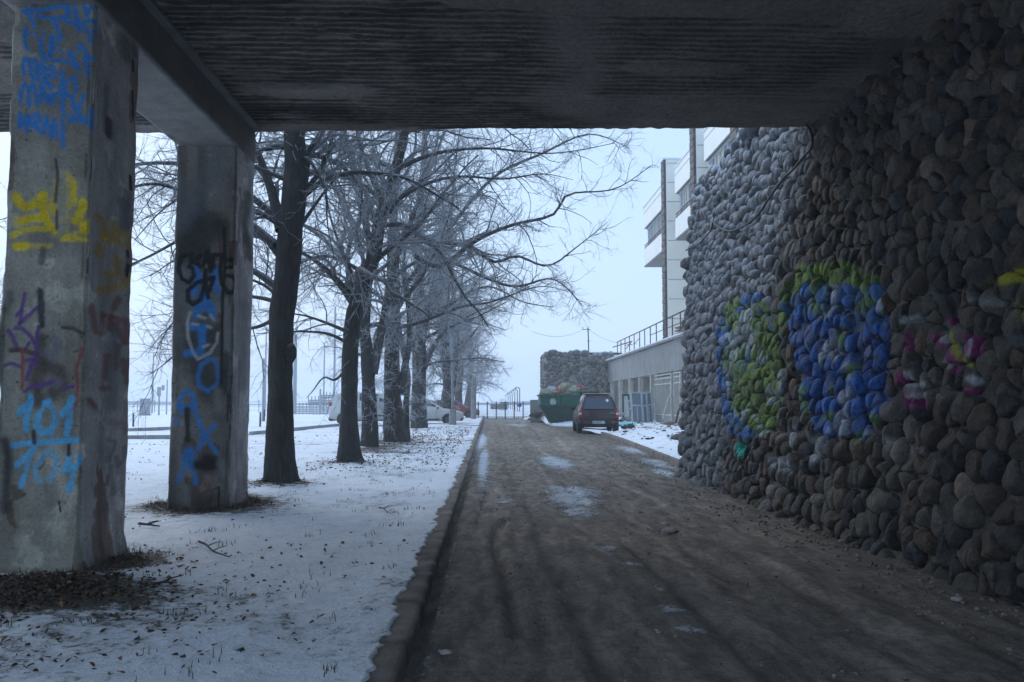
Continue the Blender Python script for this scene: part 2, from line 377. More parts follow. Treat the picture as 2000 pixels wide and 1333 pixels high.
o = bulk('rubble_verge', np.stack([X, Y, Z], 1), gridfaces(110, 330), M['snow'], attrs={'bare': bare}); tag(o, kind='structure')

# ================================================================ paint baked as colour attribute
def planeY(y0): return lambda u, v: aty(u, v, y0)[[0, 2]]
def planeX(x0): return lambda u, v: atx(u, v, x0)[[1, 2]]
def pxs(strokes, proj, ox, oy, sc):
    """strokes: (rgb, width px, soft, alpha, [crop points]) -> plane coordinates"""
    o_ = []
    for rgb, wpx, soft, al, pts in strokes:
        q = [proj(ox+p[0]/sc, oy+p[1]/sc) for p in pts]
        a = proj(ox+pts[0][0]/sc, oy+pts[0][1]/sc); b = proj(ox+pts[0][0]/sc, oy+pts[0][1]/sc+wpx/sc)
        o_.append((rgb, abs(b[1]-a[1])/2*1.25, soft, min(1, al*1.12), q))
    return o_
def lay(C, A, B, strokes, xscale=1.0, seed=0, rough=.35):
    """A,B plane coordinates; C (n,3) colours modified in place"""
    P_ = np.stack([A*14, B*14, 0*A+seed], 1); nz = vnoise(P_, 1, seed)*.6+vnoise(P_, 3.1, seed+1)*.4
    for rgb, hw, soft, al, pts in strokes:
        pa = np.array(pts); m = hw*2.2+.01
        sel = (A > pa[:, 0].min()-m/xscale) & (A < pa[:, 0].max()+m/xscale) & (B > pa[:, 1].min()-m) & (B < pa[:, 1].max()+m)
        if not sel.any(): continue
        a, b = A[sel], B[sel]
        if len(pts) == 1: d = np.hypot((a-pa[0, 0])*xscale, b-pa[0, 1])
        else: d = segd(a*xscale, b, [(p[0]*xscale, p[1]) for p in pts])
        q_ = d/hw; k = np.maximum(sstep(1.0+soft, 1.0-soft, q_+nz[sel]*rough)*al*(.94+.1*nz[sel]), .25*al*sstep(2.0, .6, q_+.5*nz[sel]))
        C[sel] = C[sel]*(1-k[:, None])+np.array(rgb)*k[:, None]
def SS(rgb, wd, soft, al, *lines): return [(rgb, wd, soft, al, list(l)) for l in lines]

BL = (.03, .20, .52); LB = (.10, .42, .68); YE = (.72, .52, .01); PU = (.13, .055, .22); BK = (.014, .013, .014); RD = (.26, .06, .05); BR = (.06, .04, .03); GY = (.30, .31, .30); OR = (.52, .34, .06); WH = (.42, .44, .44)
A_ = SS(BL, 32, .35, .85, [(215,100),(300,95),(420,85),(540,60),(620,50)], [(240,110),(290,180),(315,245)], [(330,140),(430,170),(540,175),(610,150),(610,60)], [(480,190),(520,270),(555,360)], [(620,0),(610,90),(600,150)], [(670,60),(680,120),(700,190)], [(590,190),(680,220),(720,280)], [(750,0),(770,90),(790,150),(800,80),(850,35),(885,90),(880,190)], [(700,190),(760,240),(800,300),(815,380)], [(760,200),(830,190),(890,220),(890,330),(850,280)],
 [(235,260),(225,330),(225,380),(250,450)], [(365,370),(370,440),(390,550),(450,500),(465,330)], [(465,330),(480,420),(460,500)], [(465,545),(560,550),(650,580),(715,630)], [(630,470),(660,540),(700,600)], [(710,440),(730,400),(760,440),(770,500),(840,525),(760,545)], [(775,520),(790,670)],
 [(220,675),(205,590),(230,530),(265,560),(300,710)], [(275,540),(310,535),(335,600),(350,720)], [(350,720),(350,620),(380,585),(400,640),(420,760)], [(420,620),(480,610),(500,650),(430,690),(500,690)], [(420,700),(450,800),(475,775)], [(570,650),(565,800),(600,740),(680,700),(685,820)],
 [(185,915),(190,840),(220,750),(260,800),(265,960)], [(270,800),(295,755),(320,820),(340,940),(370,860),(380,760)], [(380,760),(400,860),(460,930),(480,850)], [(400,850),(470,870),(540,840)], [(560,740),(580,830),(560,940),(575,1040)], [(570,850),(650,870),(660,950),(720,1040),(770,1085)], [(650,945),(700,980),(740,890),(760,860)],
 [(180,1020),(175,1140),(210,1060),(250,1040),(240,1180)], [(250,1100),(330,1020),(370,1070),(300,1120),(350,1180),(400,1190),(400,1110)], [(420,1050),(420,1110),(460,1140),(460,1220)], [(460,1220),(490,1080),(500,1160),(520,1240)], [(560,1090),(565,1200),(570,1320)], [(620,1090),(720,1080),(810,1110),(855,1165)], [(815,990),(825,1110)], [(640,1040),(660,1050)])
A_ += SS(BL, 55, .5, .6, [(200,1110),(330,1130),(430,1130)], [(420,900),(470,900)], [(560,800),(590,850)]) + SS(BL, 26, .5, .5, [(250,310),(320,300),(340,350)], [(400,290),(380,380)], [(520,340),(510,430),(560,480),(620,510),(700,495)])
B_ = SS((.07, .065, .065), 170, .9, .35, [(380,800),(460,860)])+SS(YE, 62, .3, .9, [(150,440),(180,500),(240,535),(330,500),(390,420)], [(380,470),(395,560),(410,620)], [(200,655),(290,630),(410,625)], [(410,640),(450,680),(495,740)], [(150,880),(230,875)], [(620,300),(650,340),(640,400)], [(650,460),(620,510)], [(475,510),(490,570)], [(745,490),(740,540),(675,650)], [(745,690),(755,740)])
B_ += SS(YE, 45, .4, .75, [(115,780),(170,750),(300,720),(480,720)], [(600,230),(650,300)], [(570,810),(720,810),(755,815)], [(540,640),(600,620)], [(640,390),(650,460)]) + SS(YE, 34, .5, .5, [(145,640),(150,700)], [(250,880),(460,880)], [(560,220),(500,300),(490,440)], [(600,560),(600,740)], [(810,640),(760,700)], [(590,800),(720,740)]) + SS(GY, 100, .8, .55, [(560,240),(560,470),(560,700)]) + SS((.4, .33, .12), 60, .7, .4, [(540,350),(610,340)], [(540,430),(600,440)], [(540,520),(600,520)])
B_ += SS(BK, 22, .6, .7, [(500,100),(520,240),(500,480)], [(510,560),(510,720)]) + SS((.05, .045, .045), 45, .6, .6, [(390,910),(375,1020)])
Cn = SS(PU, 32, .35, .85, [(260,130),(225,300),(175,350)], [(230,300),(205,440)], [(205,440),(400,260)], [(160,490),(230,490),(320,570),(360,650)], [(90,510),(140,590),(180,700)], [(400,470),(380,640),(375,880)], [(250,825),(370,810)], [(340,840),(275,1020)], [(50,875),(130,850),(210,890)], [(250,1150),(330,1090),(450,1080),(560,1040)], [(680,1105),(760,1100)], [(300,640),(270,700)])
Cn = SS(BR, 110, .8, .75, [(440,600),(430,800),(380,1000),(400,1250)], [(480,880),(600,930),(640,1060),(560,1160)]) + SS((.18, .17, .2), 80, .8, .7, [(480,740),(560,780),(600,700)], [(560,600),(600,640)], [(560,1040),(600,1050)]) + Cn
Cn += SS((.025, .025, .03), 60, .5, .85, [(420,100),(425,220),(430,360),(440,460)]) + SS((.06, .06, .06), 60, .8, .6, [(100,120),(110,210),(60,290)]) + SS(BR, 45, .5, .8, [(120,720),(230,715),(330,745)]) + SS(RD, 32, .4, .75, [(235,720),(240,900),(230,1120)], [(845,700),(840,780)], [(840,780),(795,920),(810,1080),(800,1250),(760,1330)]) + SS(BR, 28, .5, .8, [(650,480),(760,490),(860,545)])
Dn = SS(LB, 52, .3, .85, [(315,120),(320,180),(200,300)], [(310,200),(280,340),(270,480)], [(500,190),(470,210)], [(400,330),(375,420),(430,515),(530,500),(570,390)], [(750,150),(720,230),(650,310)], [(715,400),(695,520)], [(130,635),(300,620),(500,610),(800,585)], [(340,690),(280,750),(180,840)], [(250,960),(220,1060)], [(720,770),(690,860),(670,890)], [(850,740),(820,830),(760,880)], [(735,1050),(715,1110)]) + SS(LB, 45, .4, .6, [(500,200),(560,290),(570,390)], [(400,330),(470,220)], [(740,230),(720,400)], [(300,760),(260,930)], [(440,760),(500,700),(570,740),(590,840),(560,930),(510,1000)], [(430,790),(370,880),(370,970),(410,1010)], [(670,890),(770,880)], [(770,900),(735,1050)])
Dn += SS(BK, 34, .6, .85, [(350,500),(355,610)], [(715,640),(712,740)]) + SS(BK, 16, .4, .9, [(620,1230),(635,1330)]) + SS((.03, .03, .03), 75, .8, .8, [(50,600),(80,760),(75,1000),(60,1300)]) + SS((.2, .2, .19), 90, .8, .6, [(500,1100),(520,1260)], [(60,60),(70,80)])
SB = SS(OR, 60, .7, .75, [(900,620),(940,720),(945,800)], [(1030,690),(1050,830)], [(1100,750),(1160,780),(1150,880)], [(950,815),(1030,810)], [(1060,1000),(1070,1120),(960,1140)], [(900,1280),(1090,1240),(1180,1160)], [(900,880),(890,950)]) + SS(YE, 30, .4, .8, [(950,815)]) + SS((.13, .145, .155), 60, .7, .6, [(1140,400),(1150,700)], [(1110,480),(1110,700)]) + SS(BK, 18, .5, .9, [(1170,250),(1175,370)], [(1150,920),(1155,970)], [(1155,1050),(1150,1150)])
SA = SS((.15, .165, .175), 130, .7, .7, [(1150,420),(1160,520)]) + SS((.26, .28, .29), 26, .5, .85, [(960,780),(960,900),(945,1050),(940,1180)]) + SS((.05, .04, .04), 40, .7, .8, [(985,1080),(975,1220)]) + SS(BK, 12, .4, .9, [(1195,540),(1195,640)], [(1190,820),(1195,1050)])
SCf = SS(RD, 45, .7, .6, [(950,260),(970,400),(1000,530)], [(1080,340),(1060,540)], [(1080,360),(1150,370),(1140,480)], [(1160,500),(1180,380)], [(1200,370),(1260,400),(1210,460),(1290,640)], [(1320,640),(1320,400),(1370,420),(1320,500),(1380,600)], [(1225,670),(1200,900)], [(1110,770),(1100,1000)], [(1275,820),(1290,960),(1335,830),(1320,1050)], [(1060,1110),(1140,1120)], [(1250,180),(1200,280)], [(930,1230),(980,1300)]) + SS((.14, .155, .165), 90, .8, .5, [(1180,500),(1180,1300)])
SD = SS((.20, .21, .2), 30, .6, .6, [(1120,580),(1200,600),(1180,680),(1110,800)], [(1200,760),(1230,860),(1290,780),(1290,660)], [(1150,850),(1180,1150)]) + SS(RD, 60, .8, .35, [(1160,400),(1260,420),(1320,500)], [(940,190),(1000,280)])
En = SS((.045, .043, .04), 190, .8, .85, [(450,-60),(300,60)], [(300,-150),(200,90)], [(250,1000),(420,1330)], [(300,850),(420,880)]) + SS((.12, .135, .15), 120, .8, .6, [(480,-700),(350,-400),(250,-200)], [(180,300),(200,560)], [(150,-420),(170,-100)])
En += SS(BL, 55, .5, .8, [(280,300),(300,350),(260,490)], [(440,300),(440,400),(470,480)], [(350,500),(280,700)], [(350,510),(430,690)], [(300,640),(400,610)], [(240,790),(350,800)], [(330,800),(340,960),(300,1020),(200,1020)]) + SS(WH, 22, .5, .7, [(230,670),(205,760),(210,880),(250,1010),(300,1075),(400,1020),(460,930),(470,850)], [(250,770),(300,775)], [(380,790),(410,800)], [(300,700),(360,720)], [(410,700),(440,740)], [(340,970),(390,950)]) + SS(BL, 32, .5, .7, [(400,1075),(330,1120),(295,1220),(310,1310),(380,1350),(470,1290),(480,1150),(440,1080),(400,1075)])
En += SS(BK, 30, .25, .95, [(200,170),(150,190),(125,290),(160,380),(220,410),(262,350),(250,290),(220,270)], [(240,160),(240,240)], [(320,180),(250,220),(320,270)], [(340,270),(380,140),(405,310)], [(350,230),(400,225)], [(430,280),(425,170),(500,170)], [(500,190),(490,300),(500,420),(560,500),(610,490),(635,420),(600,360),(550,350)], [(540,280),(610,270),(600,210),(520,220)], [(360,300),(355,420),(320,560),(250,600),(210,560),(210,480),(290,410),(430,370)], [(360,400),(385,540)], [(400,480),(430,370)])
En += SS((.2, .21, .2), 55, .5, .8, [(540,570),(540,1010)]) + SS(BK, 22, .5, .95, [(525,-60),(530,300),(510,560),(505,950),(500,1330)]) + SS((.03, .03, .03), 70, .6, .8, [(540,1050),(510,1330)])
Fn = SS(BL, 36, .5, .75, [(150,380),(140,260),(190,190),(250,230),(265,310)], [(120,330),(260,330)], [(265,330),(300,450)], [(310,470),(340,580)], [(440,500),(345,590),(300,700)], [(350,600),(400,650),(455,730)], [(180,870),(120,980)], [(260,880),(275,990)], [(100,465),(120,465)]) + SS(BL, 85, .4, .85, [(220,730),(215,860)]) + SS((.03, .03, .03), 36, .6, .9, [(200,360),(205,620)]) + SS(BK, 70, .7, .9, [(290,840),(420,850)], [(370,780),(420,800)]) + SS(BK, 14, .4, .9, [(480,1040),(475,1270)], [(430,1050),(480,1030)])
Fn += SS((.2, .2, .19), 60, .9, .7, [(390,960),(430,1000)], [(150,1240),(250,1250)], [(500,830),(540,900)], [(200,900),(220,920)], [(550,1060),(560,1090)], [(190,1050),(190,1120)], [(465,200),(475,340)]) + SS((.2, .14, .13), 50, .8, .5, [(380,950),(440,980)])
E2 = SS((.05, .055, .04), 60, .7, .8, [(730,20),(740,190)], [(730,-350),(700,-100),(720,60)]) + SS((.15, .12, .12), 60, .9, .4, [(670,250),(680,700)]) + SS((.13, .13, .15), 80, .8, .5, [(700,600),(690,1300)])

def perim(hw, hd, ch, stepn, stepw):
    """counter-clockwise rounded rectangle outline, finer on the faces towards camera(-Y) and road(+X)"""
    pts = []
    def seg(a, b, st):
        n = max(2, int(round(np.hypot(b[0]-a[0], b[1]-a[1])/st))); t = np.linspace(0, 1, n, endpoint=False)[:, None]
        pts.append(np.array(a)*(1-t)+np.array(b)*t)
    seg((-hw+ch, -hd), (hw-ch, -hd), stepn); seg((hw-ch, -hd), (hw, -hd+ch), stepn); seg((hw, -hd+ch), (hw, hd-ch), stepn)
    seg((hw, hd-ch), (hw-ch, hd), stepn); seg((hw-ch, hd), (-hw+ch, hd), stepw); seg((-hw+ch, hd), (-hw, hd-ch), stepw); seg((-hw, hd-ch), (-hw, -hd+ch), stepw); seg((-hw, -hd+ch), (-hw+ch, -hd), stepw)
    return np.concatenate(pts)
CZ = 4.96                    # ceiling height
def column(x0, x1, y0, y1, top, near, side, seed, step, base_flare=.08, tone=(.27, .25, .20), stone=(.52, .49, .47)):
    cx, cy = (x0+x1)/2, (y0+y1)/2; hw, hd = (x1-x0)/2, (y1-y0)/2
    pr = perim(hw, hd, .025, step, .06); zs = np.arange(-.1, top+.001, step); zs[-1] = top
    n, m_ = len(pr), len(zs); XY = np.repeat(pr, m_, axis=0); Zc = np.tile(zs, n)
    d = XY/np.linalg.norm(XY, axis=1)[:, None]
    P_ = np.stack([XY[:, 0]+cx, XY[:, 1]+cy, Zc], 1)
    nr = np.stack([np.where(np.abs(XY[:, 0])/hw >= np.abs(XY[:, 1])/hd, np.sign(XY[:, 0]), 0), np.where(np.abs(XY[:, 1])/hd > np.abs(XY[:, 0])/hw, np.sign(XY[:, 1]), 0)], 1)
    big = fbm(P_, .9, 3, seed); fine = fbm(P_, 7, 5, seed+3, .6)
    k = .018*big+.008*fine+base_flare*sstep(.34, .02, Zc+.06*vnoise(P_, 4, seed+5))
    corner = (np.minimum(hw-np.abs(XY[:, 0]), 9) < .05) & (np.minimum(hd-np.abs(XY[:, 1]), 9) < .05)
    k = k-.03*corner*np.clip(vnoise(P_, 5, seed+8), 0, 1)
    for (zz, dz, am) in ((1.75, .25, .05), (.95, .3, .045)):
        k = k+(seed == 100)*am*np.exp(-((Zc-zz)/dz)**2)*(XY[:, 0] < -hw*.9)
    P_[:, 0] += nr[:, 0]*k; P_[:, 1] += nr[:, 1]*k
    P_[:, :2] += d*(k*.0)[:, None]
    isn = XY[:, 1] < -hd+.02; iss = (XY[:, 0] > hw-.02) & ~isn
    C = np.where(isn[:, None], np.array(tone), np.array(stone))*np.ones((len(P_), 3))  # sides paler than near face: light from the opening painted in
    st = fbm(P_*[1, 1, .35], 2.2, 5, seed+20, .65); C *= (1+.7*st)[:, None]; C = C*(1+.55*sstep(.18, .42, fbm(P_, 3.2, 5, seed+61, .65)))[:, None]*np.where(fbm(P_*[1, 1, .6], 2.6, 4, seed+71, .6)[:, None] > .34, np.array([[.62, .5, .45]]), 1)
    C = C*(1-.45*sstep(.12, .5, fbm(P_*[1, 1, .5], 1.4, 4, seed+33)))[:, None]
    drip = vnoise(P_*[1, 1, .08], 9, seed+40); C *= (1-.3*sstep(.25, .6, drip)*sstep(0, 1, vnoise(P_, .8, seed+41)+.6))[:, None]
    pit = vnoise(P_, 42, seed+50); C *= np.where(pit > .78, .4, 1)[:, None]
    S = isn
    if near:
        Cn_ = C[S]; lay(Cn_, P_[S, 0], P_[S, 2], near, seed=seed); C[S] = Cn_
    if side:
        S = iss; Cs_ = C[S]; lay(Cs_, P_[S, 1], P_[S, 2], side, seed=seed+7, xscale=.35); C[S] = Cs_
    return bulk('concrete_column', P_, gridfaces(n, m_, wrap=True), M['concrete'], attrs={'col': np.clip(C, .005, 1)})
pn1, ps1 = planeY(6.90), planeX(-3.13); s1 = 4.597; s2 = 5.331; s3 = 4.443
near1 = pxs(A_, pn1, 0, 0, s1)+pxs(B_, pn1, 0, 290, s1)+pxs(Cn, pn1, 0, 550, s2)+pxs(Dn, pn1, 0, 750, s2)
side1 = pxs(SA, ps1, 0, 0, s1)+pxs(SB, ps1, 0, 290, s1)+pxs(SCf, ps1, 0, 550, s2)+pxs(SD, ps1, 0, 750, s2)
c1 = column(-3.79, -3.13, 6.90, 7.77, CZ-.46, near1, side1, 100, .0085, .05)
tag(c1, 'grey concrete column with 101 over 104 in light blue, yellow crown and blue scribbles', 'column', 'concrete columns carrying the deck')
pn2, ps2 = planeY(10.78), planeX(-3.12)
near2 = pxs(En, pn2, 320, 460, s3)+pxs(Fn, pn2, 320, 720, s3); side2 = pxs(E2, ps2, 320, 460, s3)
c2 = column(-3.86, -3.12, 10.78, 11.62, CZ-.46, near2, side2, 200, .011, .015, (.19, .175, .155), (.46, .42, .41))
tag(c2, 'darker concrete column with black scrawled letters and blue letters running down it', 'column', 'concrete columns carrying the deck')
cb = column(-3.80, -3.12, 2.3, 3.15, CZ-.46, None, None, 300, .05)
D.objects.remove(cb)         # (outside the frame, left out)

# ---------------------------------------------------------------- deck: slab with board-marked soffit, edge beam
deck = empty('concrete_deck', (0, 8, 0)); tag(deck, 'dark ribbed concrete deck overhead, spanning from the columns to the cobble wall', 'deck')
pA = atz(500, 255, CZ); pB = atz(1590, 247, CZ)
slope = (pB[1]-pA[1])/(pB[0]-pA[0])
xs = np.concatenate([np.linspace(-9.5, -4, 90)[:-1], np.linspace(-4, 5.6, 300)]); ys = np.concatenate([np.arange(1., 6.5, .06), np.arange(6.5, 11.6, .0125), [11.6]])
X, Y = arr_grid(xs, ys); P = np.stack([X, Y, 0*X], 1)
reg = fbm(P*[.55, 1, 1], .42, 4, 401, .55)
LEFTM = sstep(1.0, -.1, X+.9*reg+.35*vnoise(P, .9, 402)-.9*sstep(10.2, 11.3, Y)-1.2*sstep(9.9, 8.6, Y)*0)
RIGHTM = .8*sstep(.7, 1.2, X+.5*reg)*sstep(4.3, 3.6, X)*sstep(10.3, 9.7, Y+.9*reg)
PATCH = 1-sstep(.42, .5, vnoise(P*[.5, 1.3, 1], 1.0, 404))
edgeR = np.maximum(LEFTM, RIGHTM)*PATCH*np.where(X < -3.9, sstep(8.6, 8.9, Y), 1)
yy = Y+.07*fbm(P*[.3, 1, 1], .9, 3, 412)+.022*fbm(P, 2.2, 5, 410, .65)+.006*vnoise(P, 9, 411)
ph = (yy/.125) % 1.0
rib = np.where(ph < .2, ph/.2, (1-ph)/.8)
brk = sstep(.25, .55, vnoise(P*[.5, 3, 1], 1.1, 420)*.6+vnoise(P*[.6, 2, 1], 3.3, 421)*.5)
Z = -(.034*rib*edgeR*(1-.7*brk)+.022*fbm(P*[.7, 2.2, 1], 3.2, 5, 430, .65)*edgeR)-.03*(1-edgeR)
Z += .012*fbm(P*[.5, 1.2, 1], 1.2, 4, 431)*(1-edgeR)
cr = np.abs(vnoise(P*[.25, 1.0, 1], 1.3, 440)+.5*vnoise(P*[.6, 1, 1], 3., 441)); Z += .02*sstep(.02, 0, cr)*(1-edgeR)
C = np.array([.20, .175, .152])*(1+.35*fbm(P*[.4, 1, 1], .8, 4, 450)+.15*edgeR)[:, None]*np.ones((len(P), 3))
C *= (1-.65*edgeR*(1-.5*brk)*sstep(.17, .05, np.abs(ph-.1)+.12*np.clip(fbm(P, 3.1, 3, 415), -.3, .6)))[:, None]  # shade painted on the unlit step face of each rib
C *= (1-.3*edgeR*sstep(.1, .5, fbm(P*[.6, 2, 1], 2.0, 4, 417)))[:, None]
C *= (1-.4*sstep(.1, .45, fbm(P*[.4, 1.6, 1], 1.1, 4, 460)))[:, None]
wh = sstep(.85, .95, vnoise(P*[.5, 7, 1], 1.8, 470)); C = C*(1-.35*wh[:, None])+np.array([.3, .31, .33])*.35*wh[:, None]
Ye = Y+(sstep(10.5, 11.6, Y))*((pA[1]+slope*(X-pA[0]))-11.6+.018*fbm(P*[1, 0, 0], 3.5, 5, 480, .75))
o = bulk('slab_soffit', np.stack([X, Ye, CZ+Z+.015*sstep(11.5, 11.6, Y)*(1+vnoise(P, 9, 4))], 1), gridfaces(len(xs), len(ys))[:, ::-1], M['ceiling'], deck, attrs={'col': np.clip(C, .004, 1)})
mb = MB(); mb.box((-1.95, 6.2, CZ+.55), (15.1, 10.4, .9), mi=0)
M['deckside'] = plain('deck_edge_concrete', (.16, .16, .16), .9, 0, .35, 3)
mb.build('slab', M['deckside'], deck)
# beam over the columns: own mesh with rough faces
ysb = np.arange(1.1, 11.62, .03); prof = []
for a, b, nn_ in (((-3.84, CZ+.05), (-3.84, CZ-.46), 12), ((-3.84, CZ-.46), (-3.12, CZ-.46), 16), ((-3.12, CZ-.46), (-3.12, CZ+.05), 12)):
    t = np.linspace(0, 1, nn_, endpoint=False)[:, None]; prof.append(np.array(a)*(1-t)+np.array(b)*t)
prof = np.concatenate(prof+[np.array([[-3.12, CZ+.05]])]); nu, nv = len(ysb), len(prof)
P = np.stack([np.tile(prof[:, 0], nu), np.repeat(ysb, nv), np.tile(prof[:, 1], nu)], 1)
dn = .010*fbm(P, 1.5, 5, 490, .6); under = np.abs(P[:, 2]-(CZ-.46)) < .01
P[:, 2] += np.where(under, dn, 0); P[:, 0] += np.where(under, 0, dn)
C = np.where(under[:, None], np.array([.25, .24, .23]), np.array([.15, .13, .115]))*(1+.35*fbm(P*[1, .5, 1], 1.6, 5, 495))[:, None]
C *= (1-.5*sstep(.68, .8, vnoise(P*[1, 1, 1], 5, 496)))[:, None]
bulk('edge_beam', P, gridfaces(nu, nv), M['concrete'], deck, attrs={'col': np.clip(C, .005, 1)})
mb = MB(); mb.box((-3.12+.05, 6.3, CZ-.03), (.1, 10.4, .05)); mb.build('fillet', M['deckside'], deck, bevel=.01)

def settle(e):
    """children were built in world coordinates: move their meshes into the thing's own space"""
    from mathutils import Matrix
    for ch in e.children: ch.data.transform(Matrix.Translation(-e.location))
settle(deck)
# ================================================================ cobble walls
def ico(sub):
    import bmesh
    bm = bmesh.new(); bmesh.ops.create_icosphere(bm, subdivisions=sub, radius=1)
    V = np.array([v.co[:] for v in bm.verts]); Fc = np.array([[v.index for v in f.verts] for f in bm.faces]); bm.free(); return V, Fc
ICO = {k: ico(k) for k in (1, 2, 3, 4)}
def cobbles(a0, a1, b0, b1, cell, seed, stretch=(1.0, 1.0), jit=.36, keep=None, cellfn=None, extra=0.0):
    """relaxed stone centres in plane (a,b) and for each the neighbours' offsets"""
    r = np.random.default_rng(seed); pts = []
    b = b0
    row = 0
    while b < b1:
        a = a0+(row % 2)*cell*.5*stretch[0]
        while a < a1:
            c_ = cellfn(a, b) if cellfn else 1.0
            pts.append((a+r.normal()*cell*jit*.5, b+r.normal()*cell*jit*.5*stretch[1])); a += cell*stretch[0]*c_*r.uniform(.72, 1.32)
        b += cell*stretch[1]*r.uniform(.86, 1.1)*(1.0 if not cellfn else cellfn(a1*.5, b)); row += 1
    pts += [(r.uniform(a0, a1), r.uniform(b0, b1)) for _ in range(int(len(pts)*extra))]
    Q = np.array(pts)
    if keep is not None: Q = Q[keep(Q[:, 0], Q[:, 1])]
    n = len(Q)
    NB = np.zeros((n, 12), int)
    for s_ in range(0, n, 400):
        d2 = ((Q[s_:s_+400, None]-Q[None])**2).sum(-1); NB[s_:s_+400] = np.argsort(d2, 1)[:, 1:13]
    return Q, NB
def stone_mesh(Q, NB, maxr, depth, sub, seed, frame, colfn, inset=.93, mind=.6):
    """each stone fills its cell like a rounded Voronoi cell; frame(a,b,h)->xyz"""
    r = np.random.default_rng(seed); Vs, Fs, Cs = [], [], []; off = 0
    for i in range(len(Q)):
        SV, SF = ICO[sub[i] if hasattr(sub, '__len__') else sub]
        nb = Q[NB[i]]-Q[i]; L = np.linalg.norm(nb, axis=1); u_ = nb/L[:, None]
        wgt = r.uniform(.44, .54)
        c = np.abs(SV[:, 2]); inpl = SV[:, :2]; rr = np.linalg.norm(inpl, axis=1)+1e-6; dirs = inpl/rr[:, None]
        dot = dirs@u_.T; lim = np.where(dot > .12, (L*wgt)[None]/np.maximum(dot, .12), 9); lim = np.minimum(lim, maxr)
        rad = (np.mean(lim**-7.0, axis=1)*lim.shape[1]/1.6)**(-1/7.0)
        rad = np.minimum(rad, maxr)*inset
        hgt = depth*r.uniform(mind, 1.15)*min(1.15, (L[:4].mean()/(.2))**.6)
        p = rr**.72
        nz = fbm(SV*1.1+r.uniform(0, 90, 3), 1.0, 3, seed, .5); h = np.sign(SV[:, 2])*(c**.8)*hgt
        tl = r.normal(0, .10, 2)
        A_l = dirs[:, 0]*rad*p; B_l = dirs[:, 1]*rad*p
        for _ in range(r.integers(1, 5)):
            pn = r.normal(0, 1, 3); pn[2] = abs(pn[2])*.9+.25; pn /= np.linalg.norm(pn); dcut = r.uniform(.62, .9); ex = np.maximum(0, SV@pn-dcut)*.85
            A_l = A_l-ex*pn[0]*rad*1.0; B_l = B_l-ex*pn[1]*rad*1.0; h = h-ex*pn[2]*hgt*1.1
        k = 1+.2*nz; A_l = A_l*k; B_l = B_l*k; h = h*(1+.25*nz)+(A_l*tl[0]+B_l*tl[1])*(SV[:, 2] > 0)
        W = frame(Q[i, 0]+A_l, Q[i, 1]+B_l, h)
        Vs.append(W); Fs.append(SF+off); off += len(W)
        Cs.append(colfn(i, W, r))
    return np.concatenate(Vs), np.concatenate(Fs), np.concatenate(Cs)
LEAN = .155
def wallx(z): return 3.50+LEAN*np.maximum(z, -.2)+.0*z
nrm = np.array([-1, 0, LEAN]); nrm = nrm/np.linalg.norm(nrm)
def yend(z): return np.interp(z, [0, 1.3, 2.6, 4, 5.0, 6], [16.1, 16.7, 17.3, 18.0, 18.4, 18.7])
def frameW(a, b, h): return np.stack([wallx(b)+nrm[0]*h, a, b+nrm[2]*h], -1)
def wtop(y): return np.interp(y, [11, 14.2, 15.4, 16.4, 17.2, 18.6], [6.2, 6.05, 5.95, 5.75, 5.9, 5.65])
Q, NB = cobbles(2.4, 19.2, -.05, 6.2, .208, 5, (.98, 1.12), .5, keep=lambda a, b: (a < yend(b)-.05) & (b < wtop(a)), extra=.14)
BASE = np.array([(.085, .08, .075), (.13, .12, .11), (.10, .08, .065), (.15, .12, .10), (.045, .043, .045), (.11, .105, .09), (.16, .15, .14), (.13, .095, .075), (.06, .065, .075)])
pw = lambda u, v: (lambda q: q)(wall_hit(u, v))
def wall_hit(u, v):
    d = ray(u, v)   # plane x = 3.42+LEAN*z
    t = (3.42+LEAN*H)/(d[0]-LEAN*d[2]); return np.array([d[1]*t, H+d[2]*t])
def inpoly(a, b, poly):
    c = np.zeros(a.shape, bool); n = len(poly)
    for i in range(n):
        x0, y0 = poly[i]; x1, y1 = poly[(i+1) % n]
        k = ((y0 > b) != (y1 > b)) & (a < (x1-x0)*(b-y0)/(y1-y0+1e-12)+x0); c ^= k
    return c
P_ = lambda *pts: [tuple(wall_hit(*p)) for p in pts]
GREEN1 = P_((1400,650),(1412,600),(1440,575),(1480,575),(1500,600),(1510,660),(1530,720),(1520,800),(1490,850),(1450,855),(1418,820),(1403,740))
GREEN2 = P_((1532,560),(1560,518),(1640,508),(1715,540),(1725,610),(1700,640),(1560,610),(1500,660),(1510,610))
BLUE = P_((1525,600),(1570,555),(1640,560),(1720,560),(1728,700),(1722,800),(1690,855),(1590,850),(1555,780),(1545,690))
BLUE_E = P_((1398,640),(1420,590),(1480,565),(1490,580),(1425,620),(1408,700),(1425,800),(1480,850),(1480,862),(1420,850),(1400,760))
GRC = (.16, .27, .04); BLC = (.015, .12, .46); SIL = (.42, .45, .48)
def W1(rgb, wd, soft, al, *lines): return [(rgb, abs(wall_hit(l[0][0], l[0][1])[1]-wall_hit(l[0][0], l[0][1]+wd)[1])/2, soft, al, [tuple(wall_hit(*p)) for p in l]) for l in lines]
